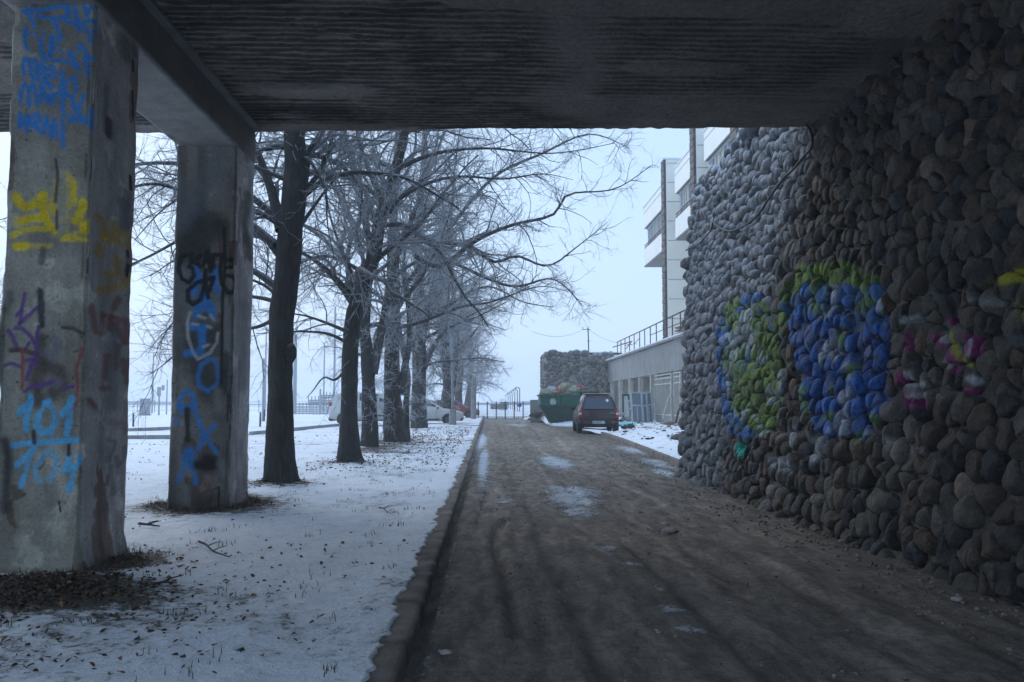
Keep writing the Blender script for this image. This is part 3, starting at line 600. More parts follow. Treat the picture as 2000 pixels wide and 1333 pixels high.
WPAINT = W1((.40, .40, .42), 13, .25, .95, [(1768,625),(1785,624)], [(1838,652),(1840,665)], [(1884,668),(1885,690)], [(1770,730),(1775,750),(1795,752)], [(1885,738),(1895,745)], [(1780,775),(1795,772)], [(1840,705),(1845,715)]) + W1((.24, .02, .14), 15, .25, .95, [(1770,655),(1768,680)], [(1905,665),(1903,690)], [(1760,735),(1760,765)], [(1880,765),(1900,768)], [(1770,785),(1800,788)], [(1852,690),(1858,720)], [(1860,625),(1850,632)]) + W1((.24, .02, .14), 7, .3, .8, [(1822,655),(1830,675),(1845,675)], [(1880,655),(1878,690)])
WPAINT += W1((.45, .42, .01), 20, .4, .9, [(1935,550),(1965,545),(2010,535)]) + W1((.4, .38, .02), 7, .4, .7, [(1855,650),(1862,690),(1890,715)]) + W1((.3, .3, .05), 20, .6, .7, [(1985,600),(2000,615)]) + W1((.26, .26, .26), 16, .6, .6, [(1900,590),(1965,592)], [(1830,750),(1840,770)]) + W1((.03, .55, .42), 24, .25, 1.0, [(1443,878),(1444,880)]) + W1((.4, .37, .34), 18, .6, .7, [(1700,848),(1735,870)], [(1408,915)]) + W1(SIL, 26, .5, .7, [(1590,860),(1600,870)], [(1540,850),(1545,860)], [(1510,905),(1540,910)], [(1590,890)])
def spray(c, Wv, tint):
    y, z = Wv[:, 1], Wv[:, 2]; nz = vnoise(Wv, 4, 77)*.6+vnoise(Wv, 13, 78)*.4+vnoise(Wv, 40, 79)*.2
    a, b = y+nz*.13, z+nz*.10; f = fbm(np.stack([y*.6, z, z*0], 1), 2.6, 3, 83); f2 = fbm(np.stack([y*.6, z, z*0+7], 1), 3.4, 3, 85); drop = sstep(.75, .45, np.abs(vnoise(Wv, 22, 86)))
    dep = .62+.38*sstep(.035, .08, (wallx(z)-Wv[:, 0])/nrm[0]*-1)
    def put(c, m_, colr, k): k = (m_*k*dep)[:, None]; return c*(1-k)+np.array(colr)*tint*k
    g1 = inpoly(a, b, GREEN1); c = put(c, g1, GRC, .85*drop*sstep(-.75, -.3, f+.3)); c = put(c, g1, SIL, .8*sstep(.36, .44, f+.12*(y < 13.2)*(z > 1.2))); c = put(c, g1, BLC, .85*sstep(.42, .52, f2))
    c = put(c, inpoly(a, b, BLUE_E), BLC, .8*drop*sstep(-.15, .05, f2+.1))
    c = put(c, inpoly(a, b, GREEN2), GRC, .85*drop*sstep(-.7, -.3, f2+.2))
    bl = inpoly(a, b, BLUE); c = put(c, bl, BLC, .88*sstep(-.65, -.35, f+.15)*drop); c = put(c, bl, (.13, .20, .33), .7*sstep(.22, .42, f2)); c = put(c, bl, SIL, .7*sstep(.40, .5, f)); c = put(c, bl, GRC, .8*sstep(.34, .44, -f2))
    return c
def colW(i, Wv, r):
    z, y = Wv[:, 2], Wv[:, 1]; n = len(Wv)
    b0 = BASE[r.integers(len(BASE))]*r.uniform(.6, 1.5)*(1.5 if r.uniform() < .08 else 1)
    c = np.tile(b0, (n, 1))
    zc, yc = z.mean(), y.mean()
    # weathered pale and blue-grey beyond the deck, brown beneath it with the deck's shade painted in
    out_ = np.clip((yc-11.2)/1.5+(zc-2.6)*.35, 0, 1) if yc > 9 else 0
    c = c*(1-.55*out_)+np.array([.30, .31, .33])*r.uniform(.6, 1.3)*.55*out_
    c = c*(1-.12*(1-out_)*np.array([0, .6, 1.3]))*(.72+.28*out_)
    if yc > 12 and zc > 1.5:   # hoar frost on upper sides
        dz = z-zc; k = np.clip(dz/.06, 0, 1)*.6*np.clip((zc-1.5)/2, 0, 1); c = c*(1-k[:, None])+np.array([.5, .53, .58])*k[:, None]
    if zc > wtop(yc)-.35 and yc > 12: k = np.clip((z-zc)/.05, 0, 1)*.8; c = c*(1-k[:, None])+np.array([.62, .66, .72])*k[:, None]
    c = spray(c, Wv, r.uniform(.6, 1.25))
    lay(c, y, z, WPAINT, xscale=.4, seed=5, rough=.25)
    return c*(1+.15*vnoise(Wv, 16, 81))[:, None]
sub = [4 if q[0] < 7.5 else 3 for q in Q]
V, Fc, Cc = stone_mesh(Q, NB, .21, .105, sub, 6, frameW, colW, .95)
wall = empty('cobble_wall', (3.9, 10, 0)); tag(wall, 'tall leaning cobblestone wall with green, blue and magenta paint beside the road', 'wall')
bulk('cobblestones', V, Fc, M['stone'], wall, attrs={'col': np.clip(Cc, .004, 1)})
# mortar bed: slightly lumpy sheet behind the stones, with thickness, end face and top
ys = np.arange(-4, 19, .05); zs = np.arange(-.3, 6.2, .05); Yg, Zg = arr_grid(ys, zs); Pm = np.stack([Yg*0, Yg, Zg], 1)
T_ = np.minimum(wtop(Yg)-.06, 99); Zc_ = np.minimum(Zg, T_); Yc = np.minimum(Yg, yend(Zc_)-.12)
Xm = wallx(Zc_)-.018-.044*fbm(Pm, 5, 4, 91)+.03+.35*sstep(-.10, .0, Yg-yend(Zc_)+.1)+.35*(Zg > T_)
fa = fbm(Pm, 3, 4, 95)
Cm = np.array([.14, .125, .105])*(1+.35*fa)[:, None]
Cm = spray(Cm, np.stack([Xm, Yc, Zc_], 1), .8)
bulk('mortar', np.stack([Xm, Yc, Zc_], 1), gridfaces(len(ys), len(zs)), M['stone'], wall, attrs={'col': np.clip(Cm, .005, 1)})
mb = MB()
mb.add([(wallx(z)+dx, y, z) for y, z, dx in [(-4, -.3, .06), (-4, 5.5, .06), (16.0, -.3, .06), (18.0, 5.5, .06), (-4, -.3, 1.6), (-4, 5.5, 1.0), (15.9, -.3, 1.6), (17.6, 5.5, 1.0)]], [(0, 1, 3, 2), (4, 6, 7, 5), (0, 2, 6, 4), (1, 5, 7, 3), (0, 4, 5, 1), (2, 3, 7, 6)])
mb.build('core', M['deckside'], wall)
# stones of the far end face and a few loose boulders on the top (part of the wall)
def frameE(a, b, h): return np.stack([wallx(b)+a+.0*h, yend(b)-.15+h+a*0, b], -1)
Qe, NBe = cobbles(.02, 1.4, .0, 5.7, .26, 15)
def colE(i, Wv, r):
    c = np.tile(BASE[r.integers(len(BASE))]*.7+np.array([.05, .055, .06]), (len(Wv), 1)); return c*r.uniform(.8, 1.2)
V, Fc, Cc = stone_mesh(Qe, NBe, .22, .15, 2, 16, frameE, colE)
bulk('end_cobblestones', V, Fc, M['stone'], wall, attrs={'col': Cc})
SV, SF = ICO[3]
Vs, Fs, Cs, off = [], [], [], 0
for (u, v, Yb, rr_) in ((1392, 352, 17.9, .26), (1375, 366, 18.1, .17), (1412, 330, 17.0, .15), (1432, 300, 15.8, .17), (1448, 285, 15.2, .16), (1465, 262, 14.6, .18), (1420, 345, 17.2, .13), (1440, 310, 15.6, .15), (1478, 250, 14.0, .18)):
    c = aty(u, v, Yb); W = SV*np.array([1.15, 1.0, .72])*rr_*(1+.22*fbm(SV+off, 1.2, 3, 7))[:, None]+c
    k = np.clip(SV[:, 2]*1.6-.5, 0, 1)[:, None]*.8; Cs.append(np.array([.15, .165, .19])*(1-k)+np.array([.62, .66, .72])*k); Vs.append(W); Fs.append(SF+off); off += len(W)
bulk('coping_stones', np.concatenate(Vs), np.concatenate(Fs), M['stone'], wall, attrs={'col': np.concatenate(Cs)})
settle(wall)
# black cable hanging from the deck edge along the wall
M['rubber'] = plain('black_rubber', (.02, .02, .022), .6, 0, .2, 20)
def wallpt(u, v, o=.17):
    y, z = wall_hit(u, v); p = frameW(np.array([y]), np.array([z]), np.array([o]))[0]; return p
pts = [wallpt(*p) for p in ((1560,246),(1585,247),(1597,262),(1600,290),(1583,310),(1562,335),(1545,350),(1528,372),(1512,395),(1496,418),(1478,436),(1458,448),(1436,455),(1415,448),(1402,436))]
def smooth(pts, n=6):
    P = np.array(pts, float); out_ = []
    for i in range(len(P)-1):
        p0, p1, p2, p3 = P[max(i-1, 0)], P[i], P[i+1], P[min(i+2, len(P)-1)]
        for t in np.linspace(0, 1, n, endpoint=False):
            out_.append(.5*((2*p1)+(-p0+p2)*t+(2*p0-5*p1+4*p2-p3)*t*t+(-p0+3*p1-3*p2+p3)*t**3))
    out_.append(P[-1]); return np.array(out_)
mb = MB(); mb.tube(smooth(pts), .016, 8)
pts = [wallpt(*p) for p in ((1402,436),(1398,452),(1385,468),(1372,480),(1358,487),(1348,492))]
mb.tube(smooth(pts), .013, 8)
tag(mb.build('hanging_cable', M['rubber'], smooth=True), 'black cable drooping from the deck edge across the cobble wall', 'cable')
# ================================================================ trees
def tubes(P, Rd, sides):
    """P (N,S,3), Rd (N,S)"""
    Nn, S = P.shape[:2]
    T = np.gradient(P, axis=1); T /= np.linalg.norm(T, axis=2, keepdims=True)+1e-9
    ref = np.tile(np.array([.31, .17, .93]), (Nn, 1)); m_ = np.abs((T.mean(1)*ref).sum(-1)) > .85; ref[m_] = (.95, .1, .2)
    A = np.cross(T, ref[:, None]); A /= np.linalg.norm(A, axis=2, keepdims=True)+1e-9; B = np.cross(T, A)
    th = np.arange(sides)*2*np.pi/sides
    V = P[:, :, None]+Rd[:, :, None, None]*(A[:, :, None]*np.cos(th)[None, None, :, None]+B[:, :, None]*np.sin(th)[None, None, :, None])
    V = V.reshape(-1, 3); base = (np.arange(Nn)*S*sides)[:, None, None]; i = np.arange(S-1)[None, :, None]; k = np.arange(sides)[None, None, :]
    a = base+i*sides+k; b = base+i*sides+(k+1) % sides
    return V, np.stack([a, b, b+sides, a+sides], -1).reshape(-1, 4)
def resample(P, Rd, n):
    d = np.concatenate([[0], np.cumsum(np.linalg.norm(np.diff(P, axis=0), axis=1))]); t = np.linspace(0, d[-1], n)
    return np.stack([np.interp(t, d, P[:, k]) for k in range(3)], 1), np.interp(t, d, Rd)
def grow(st, dr, ln, r0, S, g, wander, trop, taper=.25, curl=0):
    n = len(st); P = np.zeros((n, S, 3)); P[:, 0] = st; d = dr/np.linalg.norm(dr, axis=1, keepdims=True)
    bias = g.normal(0, wander*.5, (n, 3))
    for i in range(1, S):
        d = d+g.normal(0, wander, (n, 3))+bias+np.array([0, 0, trop])*(1-(1.6*i/S if curl else 0)); d /= np.linalg.norm(d, axis=1, keepdims=True)
        P[:, i] = P[:, i-1]+d*(ln/(S-1))[:, None]
    Rd = r0[:, None]*np.linspace(1, taper, S)[None]
    return P, Rd
def children(P, Rd, g, per_m, t0, ang, lo, hi, rscale, rmin, flat=.0):
    """sample child starts along every parent polyline"""
    Nn, S = P.shape[:2]; L = np.linalg.norm(np.diff(P, axis=1), axis=2).sum(1)
    cnt = g.poisson(L*per_m*(1-t0)); idx = np.repeat(np.arange(Nn), cnt); n = len(idx)
    t = t0+(1-t0)*g.uniform(0, 1, n); f = t*(S-1); i = np.minimum(f.astype(int), S-2); u = (f-i)[:, None]
    p = P[idx, i]*(1-u)+P[idx, i+1]*u; tan = P[idx, i+1]-P[idx, i]; tan /= np.linalg.norm(tan, axis=1, keepdims=True)+1e-9
    rnd = g.normal(0, 1, (n, 3)); rnd[:, 2] *= (1-flat); side = np.cross(tan, rnd); side /= np.linalg.norm(side, axis=1, keepdims=True)+1e-9
    a = g.normal(ang, .22, n)[:, None]; d = tan*np.cos(a)+side*np.sin(a)
    ln = g.uniform(lo, hi, n)*(1.15-.75*t)
    r = np.maximum(Rd[idx, i]*rscale*g.uniform(.7, 1.1, n), rmin)
    return p, d, ln, r
def guided(pts, Y, drift=0.0, yend_=None):
    n = len(pts); P = []
    for k, (u, v, wd) in enumerate(pts):
        P.append(aty(u, v, Y+drift*k/(n-1)))
    Rd = np.array([wd/2/F*Y for _, _, wd in pts]); P = np.array(P)
    Ps = smooth(P, 5); Rs = smooth(np.stack([Rd, Rd, Rd], 1), 5)[:, 0]
    return Ps, Rs
def tree_mesh(seed, trunk, limbs, base, n1=16, zmin=2.8, ztop=10.5, dens=1.0, tw=1.0, l1=(3.0, 5.6), mid=1.0, shoots=0):
    g = np.random.default_rng(seed); b0 = np.array(base)
    TP, TR = trunk
    tv, tf = None, None
    # trunk with roots flare and bark relief
    P, Rd = resample(TP, TR, 160); V, Fq = tubes(P[None], Rd[None], 44)
    ctr = np.repeat(P, 44, axis=0); off = V-ctr; th = np.arctan2(off[:, 1], off[:, 0]); zz = V[:, 2]
    fl = 1+.06*np.sin(th*5+seed)*np.exp(-np.maximum(zz, 0)/.5)+.09*fbm(V*[1, 1, .3], 11, 4, seed, .65)+.13*fbm(V, 1.7, 3, seed+1)
    V = ctr+off*fl[:, None]
    TV, TFq, TFr = [V], [Fq], [np.full(len(V), .25)]; o = len(V)
    LP, LR = [], []
    for lp in limbs:
        P, Rd = resample(lp[0], lp[1]*np.linspace(1, .35, len(lp[1])), 26); LP.append(P); LR.append(Rd)
    # random main limbs from trunk and from guided limbs
    zt = TP[:, 2]; ok = (zt > zmin) & (zt < ztop); cand = TP[ok]; cr = TR[ok]
    k = g.integers(0, len(cand), n1); az = (np.arange(n1)*2.399+g.uniform(0, .9, n1)); el = g.uniform(R(10), R(62), n1)
    dr = np.stack([np.cos(az)*np.cos(el), np.sin(az)*np.cos(el), np.sin(el)], 1); hfrac = (cand[k, 2]-zmin)/(ztop-zmin)
    ln = g.uniform(l1[0], l1[1], n1)*(1.1-.45*hfrac)
    r0 = np.minimum(cr[k]*.55, .02+ln*.011)
    P1, R1 = grow(cand[k], dr, ln, r0, 26, g, .085, -.008, .22, 1)
    if LP: P1 = np.concatenate([P1, np.array(LP)]); R1 = np.concatenate([R1, np.array(LR)])
    lev = []
    lev.append((P1, R1, 9, .45))
    if shoots:
        ok = (TP[:, 2] > .35) & (TP[:, 2] < 4.2); cs = TP[ok]; k = g.integers(0, len(cs), shoots); az = g.uniform(0, 6.28, shoots); el = g.uniform(-.3, .9, shoots)
        ds = np.stack([np.cos(az)*np.cos(el), np.sin(az)*np.cos(el), np.sin(el)], 1); PS, RS = grow(cs[k]+ds*.1, ds, g.uniform(.5, 1.9, shoots), g.uniform(.006, .013, shoots), 14, g, .22, -.03, .3, 1)
        lev.append((PS, RS, 5, .75)); chs = children(PS, RS, g, 7, .1, .8, .2, .7, .6, .0042*tw); PS2, RS2 = grow(*chs, 9, g, .2, -.01, .5)
    else: PS2 = None
    ch = children(P1, R1, g, 3.4*dens**.5*mid, .12, .75, .9, 2.3, .5, .009, .3); P2, R2 = grow(*ch, 14, g, .13, -.018, .3, 1)
    lev.append((P2, R2, 6, .62))
    ch = children(np.concatenate([P2]), R2, g, 5.2*dens, .08, .8, .35, 1.15, .55, .0048*tw, .2); P3, R3 = grow(*ch, 9, g, .16, -.02, .45, 1)
    lev.append((P3, R3, 4, .7))
    q = children(P1[:, 12:], R1[:, 12:], g, 5*dens, 0, .8, .3, .9, .4, .0048*tw); P3b, R3b = grow(*q, 9, g, .16, -.01, .45, 1); lev.append((P3b, R3b, 4, .7))
    PP = np.concatenate([P3, P3b]); RR = np.concatenate([R3, R3b])
    if PS2 is not None: PP = np.concatenate([PP, PS2]); RR = np.concatenate([RR, RS2]); lev.append((PS2, RS2, 4, .85))
    ch = children(PP, RR, g, 9.5*dens, .05, .8, .12, .42, .6, .0027*tw); P4, R4 = grow(*ch, 4, g, .2, .0, .6)
    lev.append((P4, R4, 3, .88))
    ch = children(P4, R4, g, 6.5*dens, .15, .75, .05, .15, .7, .0021*tw); P5, R5 = grow(*ch, 2, g, .1, .0, .7)
    lev.append((P5, R5, 3, 1.))
    CV, CF, CR, co = [], [], [], 0
    for (P, Rd, sd, fr) in lev:
        V, Fq = tubes(P, Rd, sd); CV.append(V); CF.append(Fq+co); CR.append(np.full(len(V), fr)); co += len(V)
    return (np.concatenate(TV)-b0, np.concatenate(TFq), np.concatenate(TFr)), (np.concatenate(CV)-b0, np.concatenate(CF), np.concatenate(CR))
def make_tree(label, base, tm, cm, group='lime trees in a row beside the road', name='lime_tree'):
    e = empty(name, base); tag(e, label, 'tree', group)
    bulk('trunk', tm[0], tm[1], M['bark'], e, attrs={'frost': tm[2]})
    bulk('crown', cm[0], cm[1], M['bark'], e, attrs={'frost': cm[2]})
    return e
def T(label, Y, trunk, limbs, seed, **kw):
    tr = guided(trunk, Y, kw.pop('drift', 0)); base = tuple(tr[0][0]*np.array([1, 1, 0])+np.array([0, 0, .05]))
    lb = [guided(l, Y, d) for l, d in limbs]
    return make_tree(label, base, *tree_mesh(seed, tr, lb, base, **kw))
T('nearest and thickest tree, dark trunk with a burl, right behind the second column', 14.1,
  [(551,958,78),(548,940,68),(546,900,60),(546,850,54),(547,750,49),(548,690,49),(550,620,50),(560,540,47),(567,460,50),(572,400,50),(576,330,44),(575,260,42),(572,150,34),(575,0,26),(580,-120,14)],
  [([(550,450,26),(532,380,22),(512,320,19),(490,262,16),(462,190,12),(430,100,6)], 1.), ([(574,440,30),(590,370,24),(600,310,21),(616,275,16),(640,245,12),(690,170,6)], .5),
   ([(585,312,8),(600,310,8),(622,340,7),(636,380,7),(640,440,5),(652,500,4)], -.6), ([(545,500,14),(520,470,11),(497,450,9),(440,410,7),(380,420,4)], .4), ([(560,600,10),(520,560,8),(470,540,6),(400,520,5),(300,480,3)], 1.5),
   ([(588,440,9),(630,380,7),(668,330,5),(690,280,3)], 1.2), ([(540,480,18),(480,430,14),(400,380,11),(330,400,8),(262,470,5)], 2.), ([(540,560,16),(460,520,12),(380,590,9),(330,640,6),(300,700,3)], 2.4), ([(560,250,20),(480,120,14),(340,60,8),(200,40,4)], 0), ([(560,440,16),(400,330,12),(220,330,9),(60,410,6),(-40,440,3)], 2.5),
   ([(542,620,9),(500,640,8),(430,650,7),(350,690,6),(310,720,4),(285,735,2)], 2.2), ([(542,590,10),(480,580,8),(400,600,7),(320,650,5),(290,690,3)], 3.2), ([(545,480,14),(420,440,10),(250,520,7),(60,570,5),(-60,620,3)], 3.5)],
  1, n1=12, zmin=3.8, ztop=8.5, dens=1.0, l1=(2, 3.4), tw=.95)
tb = ICO[3]; c = aty(566, 690, 14.05); e = D.objects['trunk']; ec = np.array(e.parent.location)
bulk('burl', tb[0]*np.array([.10, .12, .17])*(1+.2*fbm(tb[0], 2, 3, 5))[:, None]+c-ec, tb[1], M['bark'], e.parent, attrs={'frost': np.full(len(tb[0]), .25)})
T('second tree of the row, straight trunk leaning right above its low left branches', 18.6,
  [(687,916,64),(684,900,50),(682,860,40),(682,800,33),(684,700,31),(690,620,31),(710,560,29),(730,500,26),(742,430,24),(760,370,22),(775,320,20),(790,260,17),(800,150,12),(806,40,7)],
  [([(690,590,20),(668,560,17),(640,530,14),(604,502,11),(560,482,8),(510,470,5)], -.8), ([(682,650,9),(650,636,8),(600,618,6),(560,612,5),(505,605,3)], .4), ([(681,672,8),(640,652,7),(580,648,6),(500,652,4)], -1), ([(680,718,7),(655,742,6),(632,738,5),(610,765,4),(598,778,2)], 0),
   ([(700,600,14),(680,520,11),(660,470,9),(640,400,7),(632,300,4)], 1.), ([(762,400,10),(830,360,8),(900,345,7),(980,350,6),(1060,340,4),(1120,352,2)], -1.5), ([(722,540,10),(640,500,8),(560,520,6),(500,500,3)], .8),([(775,330,12),(850,300,9),(950,290,7),(1080,300,5),(1200,280,3)],-1)],
  2, shoots=8, n1=14, zmin=3.2, ztop=9.5, dens=.88)
T('third tree of the row, short trunk forking low into two stems behind the second one', 24.5,
  [(722,888,42),(722,870,36),(722,820,31),(720,760,27),(717,690,23),(712,640,21),(718,560,18),(722,480,15),(704,400,13),(690,330,11),(672,250,9),(660,120,5)],
  [([(728,730,20),(738,680,19),(748,630,19),(760,560,18),(775,500,18),(800,440,18),(825,370,16),(848,310,13),(880,230,9)], .6), ([(800,450,11),(850,472,9),(910,480,9),(965,512,8),(1010,500,8),(1070,520,7),(1130,480,5),(1180,440,3)], -1.5), ([(812,500,12),(860,520,11),(930,470,10),(1000,440,9),(1080,420,8),(1110,380,7),(1200,370,5),(1270,325,3)], -3),
   ([(720,700,8),(690,690,6),(660,700,4)], 0)],
  3, shoots=34, n1=13, zmin=3.2, ztop=10.5, dens=.88, l1=(3.2, 6.2))
T('fourth tree of the row, broad gnarled base with twiggy shoots around it', 28.0,
  [(776,874,62),(774,858,50),(770,830,42),(767,790,34),(765,740,31),(766,660,28),(768,560,25),(766,480,20),(770,400,16),(775,300,12),(780,200,8)],
  [([(782,770,18),(790,720,16),(800,660,15),(796,590,13),(788,520,12),(800,430,9),(810,330,6)], .8), ([(775,640,9),(820,630,8),(900,600,7),(960,590,6),(1050,560,4),(1110,570,2)], -2.5), ([(790,560,10),(860,470,9),(960,350,8),(1060,300,7),(1150,262,5),(1230,290,3)], -4), ([(800,470,10),(900,520,9),(1000,560,7),(1080,545,6),(1140,600,3)], -3),
   ([(775,820,5),(740,812,4),(705,830,3)], -1), ([(775,600,8),(700,560,7),(620,560,5)], -1)],
  4, shoots=48, n1=13, zmin=3.0, ztop=11, dens=.88, tw=1.1, l1=(3.2, 6))
T('slim stem growing tight against the gnarled fourth tree, on its right', 29.5,
  [(795,862,16),(794,845,14),(793,790,12),(797,740,11),(788,690,10),(780,640,8),(776,560,6),(780,480,4)], [], 14, n1=4, zmin=3.0, ztop=7, dens=.8, tw=1.1, l1=(1.5, 3))
T('fifth tree of the row, tall stout trunk forking high, by the pale parked hatchback', 42.0,
  [(820,848,40),(819,835,34),(818,790,28),(819,700,27),(816,620,25),(818,540,21),(816,450,17),(825,350,12),(830,250,9),(835,150,5)],
  [([(826,650,16),(838,600,15),(850,560,15),(866,500,14),(880,430,12),(888,330,9),(900,240,6)], 1), ([(830,720,10),(850,672,9),(878,640,8),(930,620,6),(990,590,4)], -3), ([(826,630,9),(870,600,8),(950,560,6),(1020,590,5),(1080,600,3)], -4)],
  5, shoots=40, n1=24, zmin=2.8, ztop=13, dens=1.05, tw=1.35, l1=(3.5, 6.4))
T('sixth tree of the row, forked trunk just behind the concrete lamp pole', 54.0,
  [(874,820,28),(874,800,24),(876,750,20),(872,700,18),(866,650,15),(862,600,12),(860,520,10),(866,420,7)], [([(880,770,16),(888,720,15),(892,660,13),(898,600,11),(905,520,8)], 1)],
  6, shoots=24, n1=20, zmin=2.6, ztop=13, dens=.9, tw=1.6, l1=(3.5, 6.4))
# farther trees, fading into the mist: three meshes reused
far = []
for s_ in (21, 22, 23):
    g = np.random.default_rng(s_); zz = np.linspace(0, 12, 9)
    TP = np.stack([np.cumsum(g.normal(0, .12, 9)), np.cumsum(g.normal(0, .12, 9)), zz], 1); TR = np.interp(zz, [0, .4, 3, 12], [.42, .3, .25, .05])
    far.append(tree_mesh(s_, (smooth(TP, 4), smooth(np.stack([TR]*3, 1), 4)[:, 0]), [], (0, 0, 0), n1=20, zmin=2.4, ztop=11, dens=.62, tw=2.2, l1=(3.2, 5.8)))
spots = [(-2.9, 63, 0), (-3.6, 71, 1), (-2.6, 80, 2), (-3.2, 90, 0), (-2.8, 101, 1), (-2.5, 113, 2), (-2.9, 126, 0), (-2.4, 140, 1)]
flab = ['seventh tree of the row, last one that still looks dark before the mist', 'eighth tree of the row, behind the red car, greyed by mist', 'ninth tree of the row, pale trunk half hidden by the lamp pole', 'tenth tree of the row, pale in the mist near the mesh fence',
        'eleventh tree of the row, thin and whitish in the mist', 'third faintest misty tree near the far end of the row', 'second faintest misty tree near the far end of the row', 'faintest and farthest misty tree, ending the row by the lamps']
protos = {}
for (x, y, k), lb in zip(spots, flab):
    g = random.Random(int(y))
    if k not in protos: e = make_tree(lb, (x, y, 0), *far[k]); protos[k] = e
    else: e = copy_tree(protos[k]); e.location = (x, y, 0); e['label'] = lb
    e.rotation_euler[2] = g.uniform(0, 6.28)

# ================================================================ litter
def leaves(name, cx, cy, zf, n_sz, seed, label_kind):
    g = np.random.default_rng(seed); n = len(cx)
    tpl = np.array([(-.5, 0, 0), (-.2, -.34, .06), (.25, -.28, .08), (.55, 0, 0), (.25, .3, .1), (-.22, .33, .05), (.02, 0, -.02)]); tf = np.array([(0, 1, 6), (1, 2, 6), (2, 3, 6), (3, 4, 6), (4, 5, 6), (5, 0, 6)])
    V = np.tile(tpl, (n, 1, 1))*(1+g.normal(0, .18, (n, 7, 3)))
    V[:, :, 2] *= g.uniform(.4, 4.5, n)[:, None]; V = V*n_sz[:, None, None]
    a, tl, rl = g.uniform(0, 6.28, n), g.normal(0, .35, n), g.normal(0, .35, n)
    def rot(V, ang, i, j):
        c_, s_ = np.cos(ang)[:, None], np.sin(ang)[:, None]; A, B = V[:, :, i].copy(), V[:, :, j].copy(); V[:, :, i] = A*c_-B*s_; V[:, :, j] = A*s_+B*c_
    rot(V, tl, 1, 2); rot(V, rl, 0, 2); rot(V, a, 0, 1)
    V += np.stack([cx, cy, zf], 1)[:, None]
    pal = np.array([(.10, .055, .03), (.16, .09, .045), (.055, .035, .025), (.20, .12, .06), (.09, .07, .05), (.14, .06, .035)])
    C = np.repeat(pal[g.integers(0, 6, n)]*g.uniform(.6, 1.2, n)[:, None], 7, axis=0)
    Fq = (tf[None]+(np.arange(n)*7)[:, None, None]).reshape(-1, 3)
    return V.reshape(-1, 3), Fq, C
bpy.context.view_layer.update()
def ground_z(objn):
    me = D.objects[objn].data; co = np.zeros(len(me.vertices)*3, np.float32); me.vertices.foreach_get('co', co); co = co.reshape(-1, 3)
    key = {}
    q = np.round(co[:, :2]/.15).astype(int)
    for (a, b), z in zip(map(tuple, q), co[:, 2]): key[(a, b)] = z
    def f(x, y, d=.09): return np.array([key.get((round(float(a)/.15), round(float(b)/.15)), d) for a, b in zip(x, y)])
    return f
gz = ground_z('snow_verge')
g = np.random.default_rng(77)
cx = [g.uniform(-2.4, -.7, 160), g.uniform(-12, -.6, 1500), g.normal(-3.1, .4, 1300), g.uniform(-3.6, -1.4, 420), g.normal(-2.9, .3, 260), g.uniform(-3.6, -.8, 2600), g.normal(-3.32, .32, 160), g.normal(-2.93, .34, 130), g.uniform(-4.4, -1.6, 260)]
cy = [g.uniform(4.2, 8, 160), g.uniform(4, 34, 1500), g.normal(6.0, .26, 1300), g.uniform(4.2, 6.6, 420), g.normal(7.2, .5, 260), g.uniform(16, 42, 2600), g.normal(13.95, .3, 160), g.normal(18.4, .3, 130), g.uniform(4.5, 7.4, 260)]
cx, cy = np.concatenate(cx), np.concatenate(cy)
inside = ((cx > -3.9) & (cx < -3.0) & (((cy > 6.8) & (cy < 7.9)) | ((cy > 10.7) & (cy < 11.7)))) | (cx > -.62)
keep_ = (vnoise(np.stack([cx, cy, cx*0], 1), 1.7, 4)+.6*vnoise(np.stack([cx, cy, cx*0], 1), 6, 5) > g.uniform(-1.1, .35, len(cx))); cx, cy = cx[~inside & keep_], cy[~inside & keep_]
V, Fq, C = leaves('fallen_leaves', cx, cy, gz(cx, cy)+.012, g.uniform(.010, .036, len(cx))*(1+.035*cy), 5, '')
o = bulk('fallen_leaves', V, Fq, M['leaf'], attrs={'col': C}); tag(o, 'brown fallen leaves scattered over the snow and heaped before the first column', 'leaves', kind='stuff')
# dark soil clods in the pile in front of the first column and round the second
SV, SF = ICO[1]; Vs, Fs, Cs, off = [], [], [], 0
for k in range(1500):
    t_ = g.uniform()
    if t_ < .6: x, y = g.normal(-3.15, .4), g.normal(6.05, .24)
    elif t_ < .8: x, y = g.normal(-3.05, .22), g.normal(6.9, .35)
    else:
        an = g.uniform(0, 6.28); x, y = -3.5+.56*math.cos(an)*g.uniform(.9, 1.3), 11.05+.62*math.sin(an)*g.uniform(.9, 1.25)
    s_ = g.uniform(.005, .022)*(1.3 if t_ < .6 else 1); z = gz([x], [y])[0]
    W = SV*np.array([1, 1, .6])*s_*(1+.35*fbm(SV+k*3.3, 1.5, 2, 3))[:, None]+[x, y, z]
    Vs.append(W); Fs.append(SF+off); off += len(W); Cs.append(np.tile(np.array([.05, .037, .028])*g.uniform(.5, 1.5), (len(W), 1)))
o = bulk('soil_clods', np.concatenate(Vs), np.concatenate(Fs), M['leaf'], attrs={'col': np.concatenate(Cs)}); tag(o, 'dark clods of soil around the feet of the two columns', 'soil', kind='stuff')
